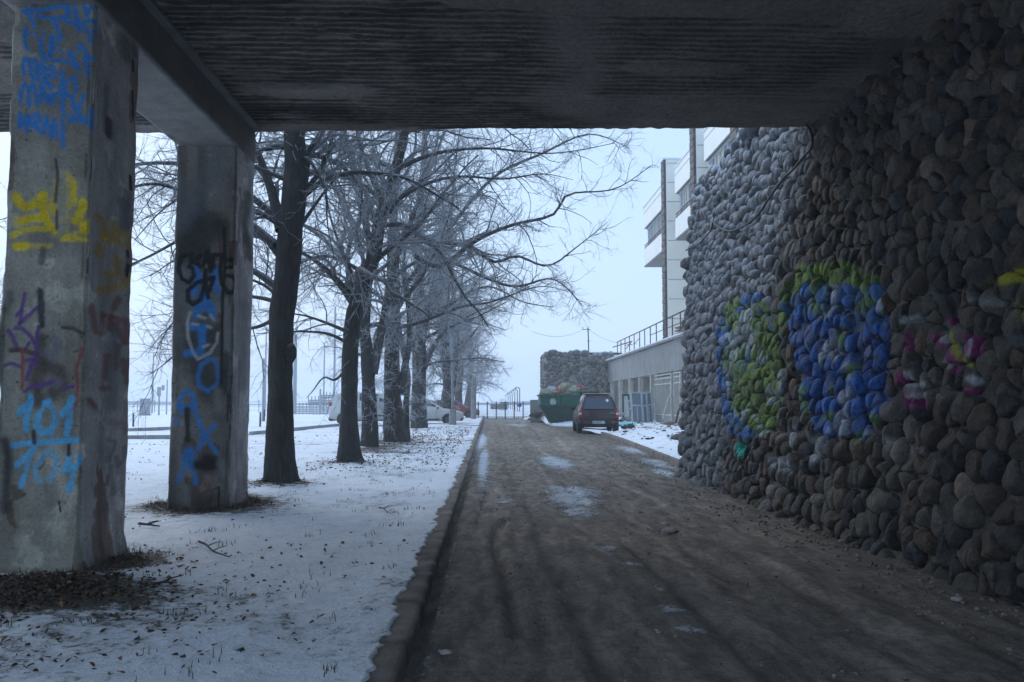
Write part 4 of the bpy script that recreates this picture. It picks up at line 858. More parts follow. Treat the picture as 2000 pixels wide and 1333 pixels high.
# dry grass blades
def blades(n, cx, cy, hgt, seed, spread=.6, wd=.0035):
    g = np.random.default_rng(seed); az = g.uniform(0, 6.28, n); h = hgt*g.uniform(.4, 1.2, n); ln = g.uniform(.1, 1.2, n)*spread
    d = np.stack([np.cos(az), np.sin(az), 0*az], 1); sd = np.stack([-np.sin(az), np.cos(az), 0*az], 1)
    b = np.stack([cx, cy, gz(cx, cy)-.01], 1); V = []
    for t, w_ in ((0, 1), (.5, .8), (1, .15)):
        c_ = b+d*(ln*h*t*t)[:, None]+np.array([0, 0, 1])*(h*t*(1-.25*t*ln))[:, None]
        V += [c_-sd*wd*w_, c_+sd*wd*w_]
    V = np.stack(V, 1).reshape(-1, 3); k = (np.arange(n)*6)[:, None]
    Fq = np.concatenate([k+np.array([0, 1, 3, 2]), k+np.array([2, 3, 5, 4])]); pal = np.array([(.11, .085, .05), (.16, .12, .07), (.06, .06, .035), (.09, .07, .045)])
    return V, Fq, np.repeat(pal[g.integers(0, 4, n)], 6, axis=0)
gx, gy = [], []
def ring(x, y, rx, ry, n, s_=.12):
    a = g.uniform(0, 6.28, n); gx.append(x+(rx+g.normal(0, s_, n))*np.cos(a)); gy.append(y+(ry+g.normal(0, s_, n))*np.sin(a))
ring(-3.46, 7.33, .52, .62, 700); ring(-3.5, 11.2, .56, .62, 1500, .10); ring(-2.95, 7.1, .15, .3, 500, .08)
for k in range(260):
    x, y = g.uniform(-9, -.7), 4+16*g.uniform()**1.3; n = int(g.integers(3, 16)); gx.append(x+g.normal(0, .05, n)); gy.append(y+g.normal(0, .05, n))
gx, gy = np.concatenate(gx), np.concatenate(gy)
V, Fq, C = blades(len(gx), gx, gy, .06, 3)
o = bulk('dry_grass', V, Fq, M['leaf'], attrs={'col': C}); tag(o, 'dry brown grass tufts poking through the snow around the columns', 'grass', kind='stuff')
# a few fallen twigs
mb = MB()
for (pts) in ([(968,1060),(985,1072),(1010,1086),(1035,1088)],):
    pass
def twig(uvs, r0, nm, lb):
    P = [atz(u, v, .11) for u, v in uvs]; m_ = MB(); Ps = smooth(P, 4); m_.tube(Ps, np.linspace(r0, r0*.4, len(Ps)), 6)
    for k in (len(Ps)//3, len(Ps)//2):
        q = Ps[k]; m_.tube([q, q+np.array([.05, .04, .02]), q+np.array([.09, .10, .025])], [r0*.5, r0*.35, r0*.2], 5)
    return tag(m_.build('fallen_twig', M['twig'], smooth=True), lb, 'twig', 'fallen twigs on the snow')
M['twig'] = plain('twig_bark', (.05, .04, .035), .9, 0, .3, 20)
twig([(388,1058),(402,1064),(415,1076),(430,1082),(448,1088)], .011, '', 'thin forked twig lying on the snow right of the first column')
twig([(272,1023),(290,1025),(312,1028)], .016, '', 'short dark stick at the left foot of the second column')
twig([(740,992),(750,994),(758,1003)], .009, '', 'small bent twig on the snow close to the kerb')
twig([(300,1141),(320,1137),(345,1139)], .01, '', 'short twig in the snow in front of the second column')
# litter on the road
M['paperish'] = plain('pale_litter', (.42, .38, .34), .8, 0, .3, 12)
for (u, v, s_, lb) in ((1308,1037,.055,'pale crumpled scrap lying on the middle of the road'), (1299,1024,.035,'tiny white crumb on the road behind the pale scrap'), (870,1275,.03,'small brownish stone on the road near the kerb'), (1869,1171,.035,'small white crumb on the road near the foot of the wall')):
    c = atz(u, v, .012); W = ICO[2][0]*np.array([1.3, .7, .5])*s_*(1+.9*fbm(ICO[2][0]*2+u, 1.3, 3, 3))[:, None]
    o = bulk('litter_scrap', W, ICO[2][1], M['paperish'], attrs=None); o.location = c; tag(o, lb, 'litter', 'scraps of litter on the road')
# loose gravel on the road
SV, SF = ICO[1]; n = 1700; x = g.uniform(-.35, 3.6, n); y = 3.5+g.uniform(0, 1, n)**1.5*22; edge_ = g.uniform(0, 1, n) < .45; x[edge_] = 3.45-np.abs(g.normal(0, .35, edge_.sum())); s_ = g.uniform(.004, .016, n)*(1+edge_*.5)
V = (SV[None]*s_[:, None, None]*(1+g.normal(0, .15, (n, len(SV), 1)))*[1, 1, .7]+np.stack([x, y, 0*x+.002], 1)[:, None]).reshape(-1, 3)
Fq = (SF[None]+(np.arange(n)*len(SV))[:, None, None]).reshape(-1, 3); C = np.repeat(np.array([.17, .145, .12])*g.uniform(.5, 1.7, n)[:, None], len(SV), axis=0)
o = bulk('gravel', V, Fq, M['leaf'], attrs={'col': C}); tag(o, 'loose gravel and grit on the frozen road', 'gravel', kind='stuff')
# ================================================================ materials for objects
M['white_panel'] = plain('white_facade_panel', (.88, .86, .79), .55, 0, .06, 1.2, .05)
M['seam'] = plain('panel_seam', (.22, .23, .24), .8)
M['brick'] = plain('raw_brick_edge', (.16, .13, .12), .9, 0, .5, 8)
M['soffit'] = plain('bay_soffit', (.24, .24, .23), .9, 0, .3, 2)
M['frame'] = plain('window_frame_white', (.62, .64, .65), .5, 0, .1, 3)
def glassy(name, col, rough=.08):
    m, t, b = nodes(name); b.inputs['Base Color'].default_value = (*col, 1); b.inputs['Roughness'].default_value = rough; b.inputs['Specular IOR Level'].default_value = .8; return m
M['pane'] = glassy('window_pane', (.20, .24, .28)); M['curtain'] = plain('curtained_pane', (.42, .38, .31), .4, 0, .2, .8)
M['car_glass'] = glassy('car_glass', (.03, .045, .07), .06)
M['plaster'] = plain('stained_plaster', (.27, .275, .27), .9, 0, .25, 1.3, .3, (.17, .175, .175))
M['cream'] = plain('cream_plaster', (.46, .43, .37), .9, 0, .2, 1.6, .3, (.27, .25, .22))
M['dark'] = plain('dark_interior', (.05, .055, .06), .9)
M['rust'] = plain('rusty_paint', (.12, .05, .045), .8, .1, .35, 6)
M['snowcap'] = plain('snow_cap', (.78, .81, .86), .8, 0, .06, 8, .3)
M['orange_door'] = plain('orange_wood', (.42, .19, .05), .7, 0, .25, 3)
M['white_paint'] = plain('chipped_white_paint', (.58, .57, .53), .7, 0, .18, 5, .2, (.38, .34, .28))
M['timber'] = plain('weathered_timber', (.24, .22, .19), .9, 0, .35, 5)

# ---------------------------------------------------------------- white building
bld = empty('white_building', (13, 52, 0)); tag(bld, 'tall white panelled building with cross walls and projecting window bays, above the terrace', 'building')
def part(mb, name, mat, par, mats=None, bevel=0, smooth=False):
    o = mb.build(name, mat, None, mats=mats, bevel=bevel, smooth=smooth); o.parent = par; wl = par; off = Vector((0, 0, 0))
    q = par
    while q: off += q.location; q = q.parent
    o.data.transform(__import__('mathutils').Matrix.Translation(-off)); return o
mb = MB(); mb.box((19.5, 48, 7.6), (12, 37, 15.4)); part(mb, 'main_wall', M['white_panel'], bld)
for k, (yf, x0) in enumerate(((57.1, 11.4), (48.7, 11.4), (40.3, 11.4))):
    top = 17.2
    mb = MB(); mb.box(((x0+.13+14)/2, yf, top/2), (14-x0-.13, 1.0, top), mi=0)
    for z in np.arange(1.6, top, 1.28): mb.box(((x0+14)/2+.1, yf-.503, z), (14-x0-.2, .012, .035), mi=1)
    for z in np.arange(1.2, top, .42): mb.box((x0+.06, yf+.06*(int(z*7) % 2), z), (.14, 1.0-.1*(int(z*5) % 2), .36), mi=2)
    mb.box((x0+.09, yf, top/2), (.09, .96, top-.1), mi=3)
    mb.box(((x0+14)/2, yf, top+.05), (14.1-x0, 1.15, .1), mi=4)
    part(mb, 'cross_wall', None, bld, mats=[M['white_panel'], M['seam'], M['brick'], M['dark'], M['snowcap']])
for (ya, yb) in ((57.6, 66.0), (49.2, 54.7), (40.8, 47.1), (34, 39.8)):
    L = yb-ya; yc = (ya+yb)/2; xb = 11.7
    mb = MB(); mb.box((xb+.12, yc, 15.25), (.24, L, 1.6), mi=0); mb.box((xb+1., yc, 14.47), (1.9, L-.02, .06), mi=1); mb.box((xb+1, yb-.1, 15.25), (1.8, .2, 1.58), mi=0)
    mb.box((xb+.115, yc, 15.6), (.25, L+.01, .03), mi=1); mb.box((xb+.6, yc, 16.08), (1.3, L+.06, .08), mi=2)
    part(mb, 'upper_parapet', None, bld, mats=[M['white_panel'], M['soffit'], M['snowcap']])
    mb = MB(); mb.box((xb+.12, yc, 12.2), (.24, L, 1.25), mi=0); mb.box((xb+.95, yc, 11.55), (1.9, L-.02, .08), mi=1); mb.box((xb+1, yb-.1, 12.2), (1.8, .2, 1.24), mi=0); mb.box((xb+.9, yc, 12.86), (1.5, L-.05, .06), mi=0)
    part(mb, 'lower_parapet', None, bld, mats=[M['white_panel'], M['soffit']])
    mb = MB(); mb.tube([(xb+.05, ya, 13.15), (xb+.05, yb, 13.15)], .03, 6)
    for y in np.arange(ya+.1, yb, .35): mb.tube([(xb+.05, y, 12.82), (xb+.05, y, 13.15)], .014, 5)
    mb.tube([(xb+.05, ya, 12.95), (xb+.05, yb, 12.95)], .02, 5); part(mb, 'bay_railing', M['rust'], bld)
    nw = int(L/1.35)
    for k in range(nw):
        y0 = ya+k*L/nw; wd = L/nw
        mb = MB(); xw = xb+.26
        for (yy, zz, dy, dz) in ((y0+.05, 13.65, .09, 1.6), (y0+wd/2, 12.93, wd, .09), (y0+wd/2, 14.38, wd, .09), (y0+wd*.55, 13.65, .05, 1.5)): mb.box((xw, yy, zz), (.09, dy-.004, dz))
        f = part(mb, 'window', M['frame'], bld)
        mb = MB(); mb.box((xw+.05, y0+wd/2, 13.65), (.03, wd-.03, 1.5)); part(mb, 'pane', M['curtain'] if (k*7+int(ya)) % 3 == 0 else M['pane'], f)

# ---------------------------------------------------------------- terrace building with plaster fascia and open bays
ter = empty('terrace_building', (10.5, 56, 0)); tag(ter, 'low plastered terrace building with open cream bays and snowy roof edge behind the car', 'building')
XB = 9.5; ys0, ys1 = 36.5, 70.5
mb = MB(); n = 60
yy = np.linspace(ys0, ys1, n); zt = 4.52+.03*np.sin(yy*.9); zb = 2.95-.05*np.abs(np.sin(yy*2.3))
V = []; 
for y, a, b in zip(yy, zb, zt): V += [(XB, y, a), (XB, y, b), (XB+.35, y, b), (XB+.35, y, a)]
Fq = []
for i in range(n-1):
    for k in range(4): Fq.append((i*4+k, i*4+(k+1) % 4, i*4+4+(k+1) % 4, i*4+4+k))
Fq += [(0, 1, 2, 3), tuple((n-1)*4+k for k in (3, 2, 1, 0))]; mb.add(V, Fq); part(mb, 'fascia', M['plaster'], ter)
mb = MB(); mb.box((XB+.9, 53.5, 4.60), (2.1, 34.2, .07), mi=0); mb.box((XB-.12, 53.5, 4.665), (.22, 34.3, .07), mi=1); part(mb, 'roof_edge', None, ter, mats=[M['white_paint'], M['snowcap']])
xs_ = np.linspace(XB-.22, XB+2.6, 10); ysn = np.linspace(36.4, 70.7, 200); X, Y = arr_grid(xs_, ysn)
Z = 4.66+.05*fbm(np.stack([X, Y, 0*X], 1), 1.5, 3, 7)*1.0; Z = np.where(X < XB-.2, 4.62+.02*vnoise(np.stack([X, Y, 0*X], 1), 3, 2), Z)
o = bulk('roof_snow', np.stack([X, Y, Z], 1)-np.array([10.5, 56, 0]), gridfaces(10, 200), M['snowcap'], ter)
mb = MB(); mb.box((XB+1.75, 53.5, 1.5), (.15, 34, 3.1)); part(mb, 'back_wall', M['cream'], ter)
mb = MB(); mb.box((XB+1.0, 53.5, .06), (1.6, 34, .22)); part(mb, 'plinth', M['plaster'], ter)
for y in (69.2, 64.7, 60.0, 56.0, 52.0, 50.2, 45.0, 42.9, 38.0):
    mb = MB(); mb.box((XB+.16, y, 1.47), (.3, .22, 3.0), mi=0); mb.box((XB+.96, y+.06, 1.47), (1.3, .14, 2.98), mi=1)
    part(mb, 'pillar', None, ter, mats=[M['white_paint'], M['cream']])
mb = MB(); mb.box((XB+1.62, 53.4, 1.55), (.08, 1.2, 2.6)); mb.box((XB+1.56, 52.9, 1.5), (.05, .06, .16)); part(mb, 'door', M['orange_door'], ter)
for y in (62.3, 58, 47.5): mb = MB(); mb.box((XB+1.64, y, 1.7), (.05, 1.3, 2.3)); part(mb, 'opening', M['dark'], ter)
# barred gate panels
def grille(y0, y1, z0, z1, x, nm, lb):
    gt = empty(nm, (x, (y0+y1)/2, 0)); tag(gt, lb, 'gate', 'white barred gates of the terrace')
    mb = MB()
    for y in (y0, y1): mb.box((x, y, (z0+z1)/2), (.09, .09, z1-z0))
    for z in (z0+.55, z1-.05, z1-.55, z1-.25): mb.box((x, (y0+y1)/2, z), (.06, y1-y0-.09, .06))
    part(mb, 'gate_frame', M['white_paint'], gt)
    nb = max(3, int((y1-y0)/.24))
    for k in range(1, nb):
        y = y0+(y1-y0)*k/nb; mb = MB(); mb.box((x, y, (z0+z1)/2+.2), (.035, .035, z1-z0-.7)); part(mb, 'bar', M['white_paint'], gt)
    mb = MB(); mb.box((x+.02, (y0+y1)/2, z0+.27), (.05, y1-y0-.1, .5)); part(mb, 'kick_panel', M['plaster'], gt)
    return gt
grille(45.3, 49.8, .1, 2.85, XB-.12, 'barred_gate', 'wide white barred gate under the plaster fascia, right of the leaning window frames')
grille(43.2, 44.7, .1, 2.85, XB-.10, 'barred_gate', 'narrow white barred gate under the plaster fascia, beside the cobble wall')
# roof railing
rail = empty('terrace_railing', (9.3, 53, 4.6)); tag(rail, 'rusty brown metal railing along the snowy terrace roof edge', 'railing')
XR = 9.32
pxs_ = [1207, 1214, 1222, 1231, 1240, 1251, 1261, 1272, 1284, 1299, 1316, 1332, 1350]
yr = [XR*F/(u-956) for u in pxs_]
for y in yr:
    mb = MB(); mb.box((XR, y, 5.16), (.05, .05, 1.1)); part(mb, 'post', M['rust'], rail)
mb = MB(); mb.tube([(XR, yr[0]+.05, 5.70), (XR, yr[5], 5.69), (XR, yr[-1], 5.71)], .035, 8); part(mb, 'handrail', M['rust'], rail, smooth=True)
mb = MB(); mb.tube([(XR, yr[2], 5.2), (XR, yr[3], 5.15), (XR, yr[4]+.7, 5.05)], .02, 6); mb.tube([(XR, yr[4], 5.05), (XR, yr[5], 5.3)], .02, 6); mb.tube([(XR, yr[7], 5.2), (XR, yr[-1], 5.2)], .022, 6); part(mb, 'mid_rail', M['rust'], rail)
mb = MB(); mb.tube([(XR-.25, yr[0]+.6, 5.35), (XR+.1, yr[2], 5.38), (XR+.15, yr[3], 5.36)], .035, 6); mb.tube([(XR+.15, yr[3], 5.36), (XR+.1, yr[2]+.2, 5.0)], .03, 6); part(mb, 'cross_bar', M['rust'], rail)
# stack of boards on the terrace
for k, (lb) in enumerate(('lowest weathered board of the pile on the terrace roof', 'second board from below in the pile on the terrace roof', 'third board from below in the pile on the terrace roof', 'topmost board of the pile on the terrace roof')):
    mb = MB(); mb.box((0, 0, 0), (1.7-.2*k, 3.4, .07), rz=.1*(k % 3)-.08, ry=.03*(k-1), bev=.01)
    o = mb.build('board', M['timber']); o.location = (10.1+.05*k, 42.6, 4.76+.13*k+(.03 if k else 0)); tag(o, lb, 'board', 'boards piled on the terrace roof')

# ---------------------------------------------------------------- far stone block
blk = empty('stone_block', (8.2, 72, 0)); tag(blk, 'square cobblestone block with snow and loose boulders on top, behind the green skip', 'wall')
YB_ = 70.8
Qb, NBb = cobbles(4.55, 10.0, .1, 5.15, .33, 25, (1.25, .8), .45)
fr = lambda a, b, h: np.stack([a-8.2, YB_-72-h, b], -1)
def colB(i, Wv, r):
    c = np.tile(np.array([(.21, .20, .19), (.26, .22, .18), (.12, .12, .12), (.29, .28, .26), (.20, .16, .13)][r.integers(5)])*r.uniform(.7, 1.3), (len(Wv), 1))
    k = np.clip((Wv[:, 2]-Qb[i, 1])/.1, 0, 1)[:, None]*(.25 if r.uniform() < .4 else .08)*(2.5 if Qb[i, 1] > 4.7 else 1); return c*(1-k)+np.array([.6, .64, .7])*k
V, Fc, Cc = stone_mesh(Qb, NBb, .36, .16, 2, 26, fr, colB, 1.0)
bulk('cobblestones', V, Fc, M['stone'], blk, attrs={'col': Cc})
Qs, NBs = cobbles(0, 6, .1, 5.15, .40, 27, (1.25, .8), .4); fr2 = lambda a, b, h: np.stack([4.55-8.2-h, YB_-72+a, b], -1); Qb = Qs
V, Fc, Cc = stone_mesh(Qs, NBs, .34, .2, 1, 28, fr2, colB, .93); bulk('side_cobblestones', V, Fc, M['stone'], blk, attrs={'col': Cc})
mb = MB(); mb.box((7.4, 73.95, 2.45), (5.7, 6.3, 5.2)); part(mb, 'mortar_core', M['cream'], blk)
mb = MB(); mb.box((7.9, 72.5, 5.27), (6.0, 1.2, .12), mi=0, bev=.03); mb.box((7.6, 71.9, 5.36), (6.3, .9, .06), mi=1); mb.box((7.7, 71.2, 5.07), (5.9, .8, .12), mi=1, bev=.04)
part(mb, 'slab', None, blk, mats=[M['dark'], M['snowcap']])
Vs, Fs, Cs, off = [], [], [], 0
SV, SF = ICO[2]
for (u, v, r_) in ((1080, 690, .42), (1092, 692, .3), (1126, 690, .36), (1142, 691, .38), (1182, 694, .36), (1172, 698, .25), (1112, 698, .24), (1194, 698, .3), (1070, 695, .25)):
    c = aty(u, v, 70.9)-np.array([8.2, 72, 0]); W = SV*[1.1, .9, .85]*r_*(1+.2*fbm(SV+u, 1.2, 2, 3))[:, None]+c; k = np.clip(SV[:, 2]*2-.9, 0, 1)[:, None]*.8
    bulk('boulder', W, SF, M['stone'], blk, attrs={'col': np.array([.13, .14, .15])*(1-k)+np.array([.62, .66, .72])*k})
mb = MB(); p = aty(1150, 690, 76); mb.tube([(p[0], 76, 5.2), (p[0]-.05, 76, aty(1149, 640, 76)[2])], .05, 8); z = aty(1149, 644, 76)[2]; mb.box((p[0]-.2, 76, z), (.7, .06, .05)); mb.box((p[0]-.5, 76, z+.1), (.05, .06, .25)); mb.box((p[0], 76, z-1.0), (.3, .05, .04))
tag(mb.build('aerial_mast', M['rust']), 'thin aerial mast with short crossbar above the far stone block', 'mast')
def sagwire(a, b, sag, nm, lb, r=.012, n=14):
    t = np.linspace(0, 1, n)[:, None]; P = np.array(a)*(1-t)+np.array(b)*t; P[:, 2] -= (4*sag*t*(1-t))[:, 0]; m_ = MB(); m_.tube(P, r, 5)
    return tag(m_.build(nm, M['rubber'], smooth=True), lb, 'cable', 'overhead wires at the aerial mast')
sagwire((p[0], 76, z), aty(1245, 672, 60), .4, 'overhead_wire', 'thin wire sloping right from the aerial mast to the terrace railing')
sagwire((p[0]-.5, 76, z), aty(1040, 648, 66), .5, 'overhead_wire', 'thin wire running left from the aerial mast into the branches')

# ---------------------------------------------------------------- cars
def carpaint(name, col, dirt=(.2, .18, .16), k=.35):
    m, t, b = nodes(name); vec = objco(t); n = noise(t, 2.2, 6, .7, vec); sx = N(t, 'ShaderNodeSeparateXYZ'); t.links.new(vec, sx.inputs[0])
    low = mapr(t, sx.outputs[2], .25, .95, .75, .0)
    f = mth(t, 'MULTIPLY', mth(t, 'ADD', low, .12), mapr(t, n, .3, .7, .4, 1.)); c = mixc(t, f, col, dirt); t.links.new(c, b.inputs['Base Color'])
    t.links.new(mapr(t, f, 0, .8, .3, .8), b.inputs['Roughness']); b.inputs['Coat Weight'].default_value = .3; return m
M['tyre'] = plain('tyre', (.022, .022, .023), .9, 0, .3, 14); M['rim'] = plain('grey_rim', (.25, .25, .26), .5, .5, .2, 10)
M['bumper'] = plain('black_plastic', (.03, .032, .036), .7, 0, .3, 6); M['red_lens'] = glassy('red_lens', (.45, .01, .015), .2); M['clear_lens'] = glassy('clear_lens', (.55, .5, .42), .2)
M['plate'] = plain('number_plate', (.62, .64, .65), .5, 0, .12, 10); M['ink'] = plain('black_ink', (.02, .02, .02), .6); M['sticker'] = plain('white_sticker', (.75, .75, .72), .6, 0, .05)
def wheel(par, x, y, r, wd, side):
    mb = MB(); prof = [(r*.62, -wd/2), (r*.9, -wd/2), (r*.985, -wd*.38), (r, -wd*.2), (r, wd*.2), (r*.985, wd*.38), (r*.9, wd/2), (r*.62, wd/2)]; n = 28; V = []
    for k in range(n):
        a = 2*math.pi*k/n
        for pr, px_ in prof: V.append((x+px_, y+pr*math.cos(a), r+pr*math.sin(a)))
    m_ = len(prof); Fc = [(k*m_+j, ((k+1) % n)*m_+j, ((k+1) % n)*m_+(j+1) % m_, k*m_+(j+1) % m_) for k in range(n) for j in range(m_)]
    mb.add(V, Fc); wh = part(mb, 'wheel', M['tyre'], par, smooth=True)
    mb = MB(); xo = x+side*wd*.30; ang = np.linspace(0, 2*math.pi, 25)[:-1]
    mb.add([(xo, y+r*.63*math.cos(a), r+r*.63*math.sin(a)) for a in ang]+[(xo+side*.03, y+r*.55*math.cos(a), r+r*.55*math.sin(a)) for a in ang]+[(xo+side*.01, y+r*.2*math.cos(a), r+r*.2*math.sin(a)) for a in ang],
           [(k, (k+1) % 24, 24+(k+1) % 24, 24+k) for k in range(24)]+[(24+k, 24+(k+1) % 24, 48+(k+1) % 24, 48+k) for k in range(24)]+[tuple(range(48, 72))])
    for k in range(5):
        a = k*2*math.pi/5; mb.box((xo+side*.025, y+r*.36*math.cos(a), r+r*.36*math.sin(a)), (.03, r*.34, r*.1), rx=a)
    part(mb, 'rim', M['rim'], wh); return wh
def carloft(st, W):
    """st rows: s, zbot, zbelt, zroof, wbody, wroof ; ring of 15 points a side; returns surface function grid"""
    st = np.array(st, float); s = np.unique(np.concatenate([np.linspace(st[0, 0], st[-1, 0], 60), st[:, 0]]))
    f = lambda k: np.interp(s, st[:, 0], st[:, k])
    zb, zl, zr, wb, wr = (f(k) for k in (1, 2, 3, 4, 5)); rings = []
    for i in range(len(s)):
        h = zl[i]-zb[i]; gh = max(zr[i]-zl[i], .004); hw = wb[i]*W/2; rw = wr[i]*W/2
        key = [(0, zb[i]), (hw*.85, zb[i]), (hw*.95, zb[i]+.05*h), (hw*.985, zb[i]+.25*h), (hw, zb[i]+.5*h), (hw*.99, zb[i]+.8*h), (hw*.965, zl[i]-.01), (hw*.94, zl[i]+.02*gh), (hw*.94*(1-.33)+rw*.33, zl[i]+.33*gh), (hw*.94*.34+rw*.66, zl[i]+.66*gh), (rw*1.01, zl[i]+.88*gh), (rw*.95, zl[i]+.96*gh), (rw*.8, zr[i]), (rw*.4, zr[i]+.008), (0, zr[i]+.01)]
        rings.append(key)
    return s, np.array(rings)
def car(name, label, cat_group, L, W, st, paint, wheels, wr_, glass, loc, rz, extras=None):
    c = empty(name, (0, 0, 0)); tag(c, label, 'car', cat_group)
    s, Rg = carloft(st, W); ns, nk = Rg.shape[:2]
    full = np.concatenate([Rg, (Rg*[-1, 1])[:, ::-1][:, 1:-1]], axis=1); nkf = full.shape[1]
    V = np.stack([full[:, :, 0], np.repeat(s[:, None], nkf, 1), full[:, :, 1]], -1).reshape(-1, 3)
    i = np.arange(ns-1)[:, None]; k = np.arange(nkf)[None]; Fq = np.stack([i*nkf+k+0*i, i*nkf+(k+1) % nkf, (i+1)*nkf+(k+1) % nkf, (i+1)*nkf+k+0*i], -1).reshape(-1, 4).tolist()
    Fq += [tuple(range(nkf)), tuple((ns-1)*nkf+k for k in range(nkf-1, -1, -1))]
    mb = MB(); mb.add(V, Fq); b = part(mb, 'body', paint, c, smooth=True)
    b.data.set_sharp_from_angle(angle=R(34)) if hasattr(b.data, 'set_sharp_from_angle') else None
    SI = lambda a: int(np.argmin(np.abs(s-a)))
    def sheet(nm, mat, s0, s1, k0, k1, off=.006, sides=(1, -1), par=None):
        os_ = []
        for sd in sides:
            i0, i1 = SI(s0), SI(s1); G = np.stack([Rg[i0:i1+1, k0:k1+1, 0]*sd, np.repeat(s[i0:i1+1, None], k1-k0+1, 1), Rg[i0:i1+1, k0:k1+1, 1]], -1)
            du = np.gradient(G, axis=0); dv = np.gradient(G, axis=1); nn = np.cross(du, dv); nn /= np.linalg.norm(nn, axis=2, keepdims=True)+1e-9
            ctr = np.array([0, (st[0][0]+st[-1][0])/2, .7]); sg = np.sign(((G-ctr)*nn).sum(-1, keepdims=True)); G = G+nn*sg*off
            a, b2 = G.shape[:2]; m_ = MB(); m_.add(G.reshape(-1, 3), gridfaces(a, b2).tolist()); os_.append(part(m_, nm, mat, c, smooth=True))
        return os_
    for (nm, s0, s1, k0, k1, sides) in glass: sheet(nm, M['car_glass'], s0, s1, k0, k1, .007, sides)
    for (y, ) in [(w_,) for w_ in wheels]:
        for sd in (1, -1):
            ang = np.linspace(0, 2*math.pi, 31)[:-1]; ra = wr_*1.13; x = sd*(W/2*.995)
            mb = MB(); V = [(x-sd*.25, y+ra*math.cos(a), max(.2, wr_+.02+ra*math.sin(a))) for a in ang]+[(x+sd*.004, y+ra*math.cos(a), max(.2, wr_+.02+ra*math.sin(a))) for a in ang]
            mb.add(V, [tuple(range(30)), tuple(range(59, 29, -1))]+[(k, (k+1) % 30, 30+(k+1) % 30, 30+k) for k in range(30)]); part(mb, 'wheel_arch', M['bumper'], c)
            wheel(c, sd*(W/2-.09), y, wr_, .2, sd)
    if extras: extras(c, sheet, W)
    c.location = loc; c.rotation_euler = (0, 0, rz); return c
P_red = carpaint('dark_red_paint', (.035, .003, .006), (.045, .025, .025)); P_white = carpaint('white_car_paint', (.62, .62, .60), (.30, .26, .22)); P_red2 = carpaint('faded_red_paint', (.28, .03, .03), (.2, .15, .13))
suv = [(0, .42, .93, .94, .90, .86), (.03, .40, .96, 1.0, .95, .84), (.07, .38, .98, 1.12, .985, .80), (.22, .36, .99, 1.42, 1., .73), (.36, .34, 1.0, 1.58, 1., .69), (.6, .3, 1.0, 1.63, 1., .68), (1.5, .3, .99, 1.65, 1., .68), (2.1, .3, .98, 1.60, 1., .66), (2.3, .3, .97, 1.53, 1., .65), (2.95, .3, .95, 1.0, .99, .84), (3.3, .32, .92, .95, .98, .84), (3.75, .35, .84, .86, .93, .8), (3.85, .38, .74, .76, .86, .78), (3.9, .42, .68, .7, .8, .7)]
